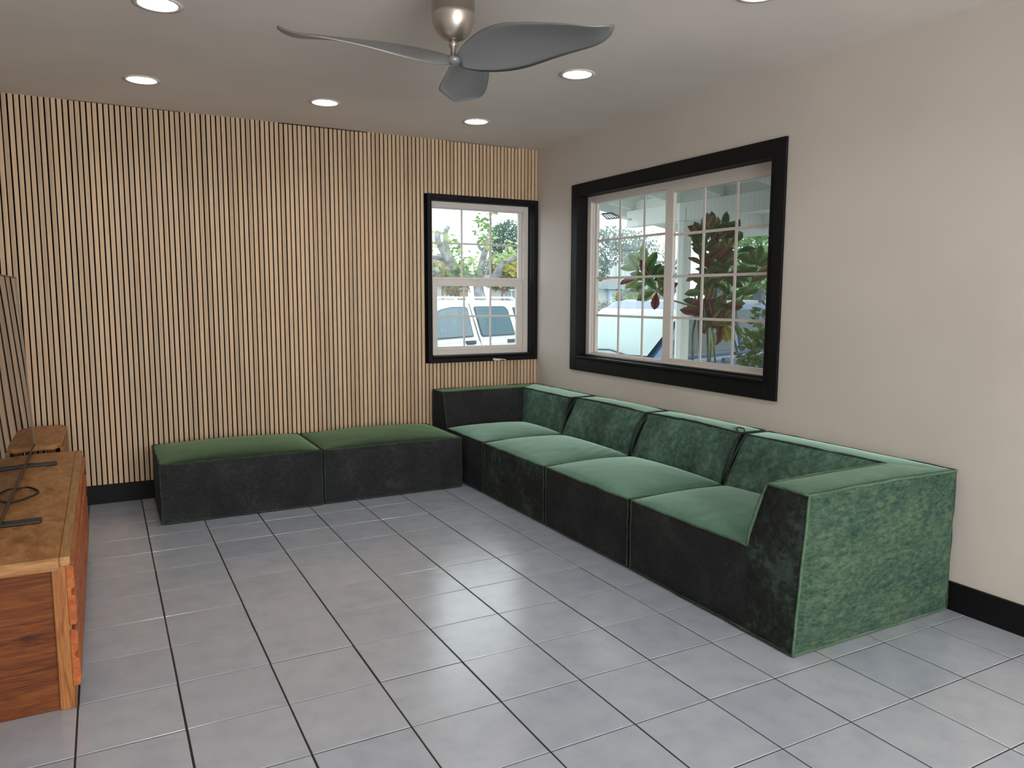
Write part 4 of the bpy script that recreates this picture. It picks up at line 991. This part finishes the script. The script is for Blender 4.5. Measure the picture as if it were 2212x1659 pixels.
for z in (.5, 1.0, 1.6):
    bm = bmesh.new(); box(bm, .35, 2.35, -.034, -.03, z, z+.025); obj('door_groove', bm, M_blue_trim, gd, world=False)
bm = bmesh.new(); ring_y(bm, -.06, .0, .22, 2.48, 0, 2.28, .12); obj('door_surround', bm, M_blue_trim, hg, world=False)
pw = at(1322, 632, 54)
r = tag(empty('white_shed', (pw.x, pw.y, GZ), HA), 'white tall board fence panel above the garage roof', 'shed')
for k in range(6):
    bm = bmesh.new(); box(bm, k*.30, k*.30+.285, 0, .05, 1.6, 4.05-.1*(k == 0)); obj('plank', bm, M_hwhite, r, world=False)
bm = bmesh.new(); box(bm, 0, 1.78, .05, 1.3, 0, 3.8); obj('wall', bm, M_hwhite, r, world=False)
pf = at(1392, 640, 36)
r = tag(empty('wood_fence', (pf.x, pf.y, GZ), HA), 'tan wooden board fence right of the garage', 'fence')
for k in range(9):
    bm = bmesh.new(); box(bm, k*.125, k*.125+.118, 0, .03, 0, 1.98+.02*(k % 2)); obj('board', bm, M_fence, r, world=False)
bm = bmesh.new(); box(bm, 0, 1.12, .03, .06, .4, .5); box(bm, 0, 1.12, .03, .06, 1.5, 1.6); obj('rail', bm, M_fence, r, world=False)
# solar panel pole and sign
ps = at(1421, 600, 20)
r = tag(empty('solar_light_pole', (ps.x, ps.y, GZ)), 'pole topped with a tilted pale solar panel, left of the window stile', 'pole')
bm = bmesh.new(); tube(bm, [(ps.x, ps.y, GZ), (ps.x, ps.y, at(1421, 562, 20).z)], .035, 8); obj('pole', bm, M_conc, r)
c = [at(1408, 550, 20.2), at(1423, 549, 20.1), at(1435, 563, 19.8), at(1418, 562, 19.9)]
bm = bmesh.new(); nrm = (c[1]-c[0]).cross(c[3]-c[0]).normalized()*.03
a = [bm.verts.new(x) for x in c]; b = [bm.verts.new(x+nrm) for x in c]; bm.faces.new(a); bm.faces.new(b[::-1])
for i in range(4): bm.faces.new((a[i], b[i], b[(i+1) % 4], a[(i+1) % 4]))
bmesh.ops.recalc_face_normals(bm, faces=bm.faces); obj('solar_panel', bm, M_solar, r)
pq = at(1431.5, 585.5, 18)
r = tag(empty('road_sign', (pq.x, pq.y, GZ), HA), 'fluorescent yellow road sign with black letters behind the shrub leaves', 'sign')
hw = .5*18/FPX*19; hh = .5*20*18/FPX; cz = pq.z-GZ
bm = bmesh.new(); prism(bm, [(-hw+.03, cz-hh), (hw-.03, cz-hh), (hw, cz-hh+.03), (hw, cz+hh-.03), (hw-.03, cz+hh), (-hw+.03, cz+hh), (-hw, cz+hh-.03), (-hw, cz-hh+.03)], 'y', -.01, 0); obj('sign_plate', bm, M_yellow, r, world=False)
bm = bmesh.new(); box(bm, -.03, .03, .0, .05, 0, cz); obj('post', bm, M_conc, r, world=False)
tcu = bpy.data.curves.new('t', 'FONT'); tcu.body = 'ED'; tcu.size = .085; tcu.extrude = .002; tcu.align_x = 'CENTER'
to = bpy.data.objects.new('t', tcu); col.objects.link(to); bpy.context.view_layer.update()
me = bpy.data.meshes.new_from_object(to); bpy.data.objects.remove(to)
lo = link(bpy.data.objects.new('lettering', me)); me.materials.append(M_ink); lo.parent = r; lo.location = (.02, -.013, cz-hh+.03); lo.rotation_euler = (PI/2, 0, 0)
# house seen through small window
ph = at(1058, 640, 27)
hs = local_house('stone_house', 'pale house with a gridded window, right side of the small window', (ph.x, ph.y), HA, 1.3, 4, 1.72, .3, over=.15)
bm = bmesh.new(); box(bm, .55, 1.0, -.03, 0, 1.2, 2.0); wn = obj('window', bm, M_housew, hs, world=False)
bm = bmesh.new(); ring_y(bm, -.05, -.0, .50, 1.05, 1.15, 2.05, .05); box(bm, .765, .785, -.045, -.03, 1.2, 2.0); box(bm, .55, 1.0, -.045, -.03, 1.7, 1.72); obj('window_trim', bm, M_white, hs, world=False)
pwh = at(915, 640, 27)
h2 = local_house('pale_house', 'pale house wall at the left of the small window', (pwh.x, pwh.y), HA, 1.15, 4, 2.0, .9, over=.2)
bm = bmesh.new(); box(bm, .62, .82, -.03, 0, 1.2, 1.62); obj('window', bm, M_housew, h2, world=False)
pb = at(1002, 643, 16.5)
r = tag(empty('bird_house_post', (pb.x, pb.y, GZ)), 'small brown roofed box on a post behind the white car', 'mailbox')
bm = bmesh.new(); box(bm, pb.x-.07, pb.x+.07, pb.y-.07, pb.y+.07, pb.z-.02, at(1002, 627, 16.5).z); obj('box', bm, M_fence, r)
bm = bmesh.new(); zt = at(1002, 627, 16.5).z; prism(bm, [(pb.x-.11, zt), (pb.x+.11, zt), (pb.x+.03, zt+.06), (pb.x-.03, zt+.06)], 'y', pb.y-.1, pb.y+.1); obj('roof', bm, M_shingle, r)
bm = bmesh.new(); box(bm, pb.x-.03, pb.x+.03, pb.y-.03, pb.y+.03, GZ, pb.z-.02); obj('post', bm, M_fence, r)
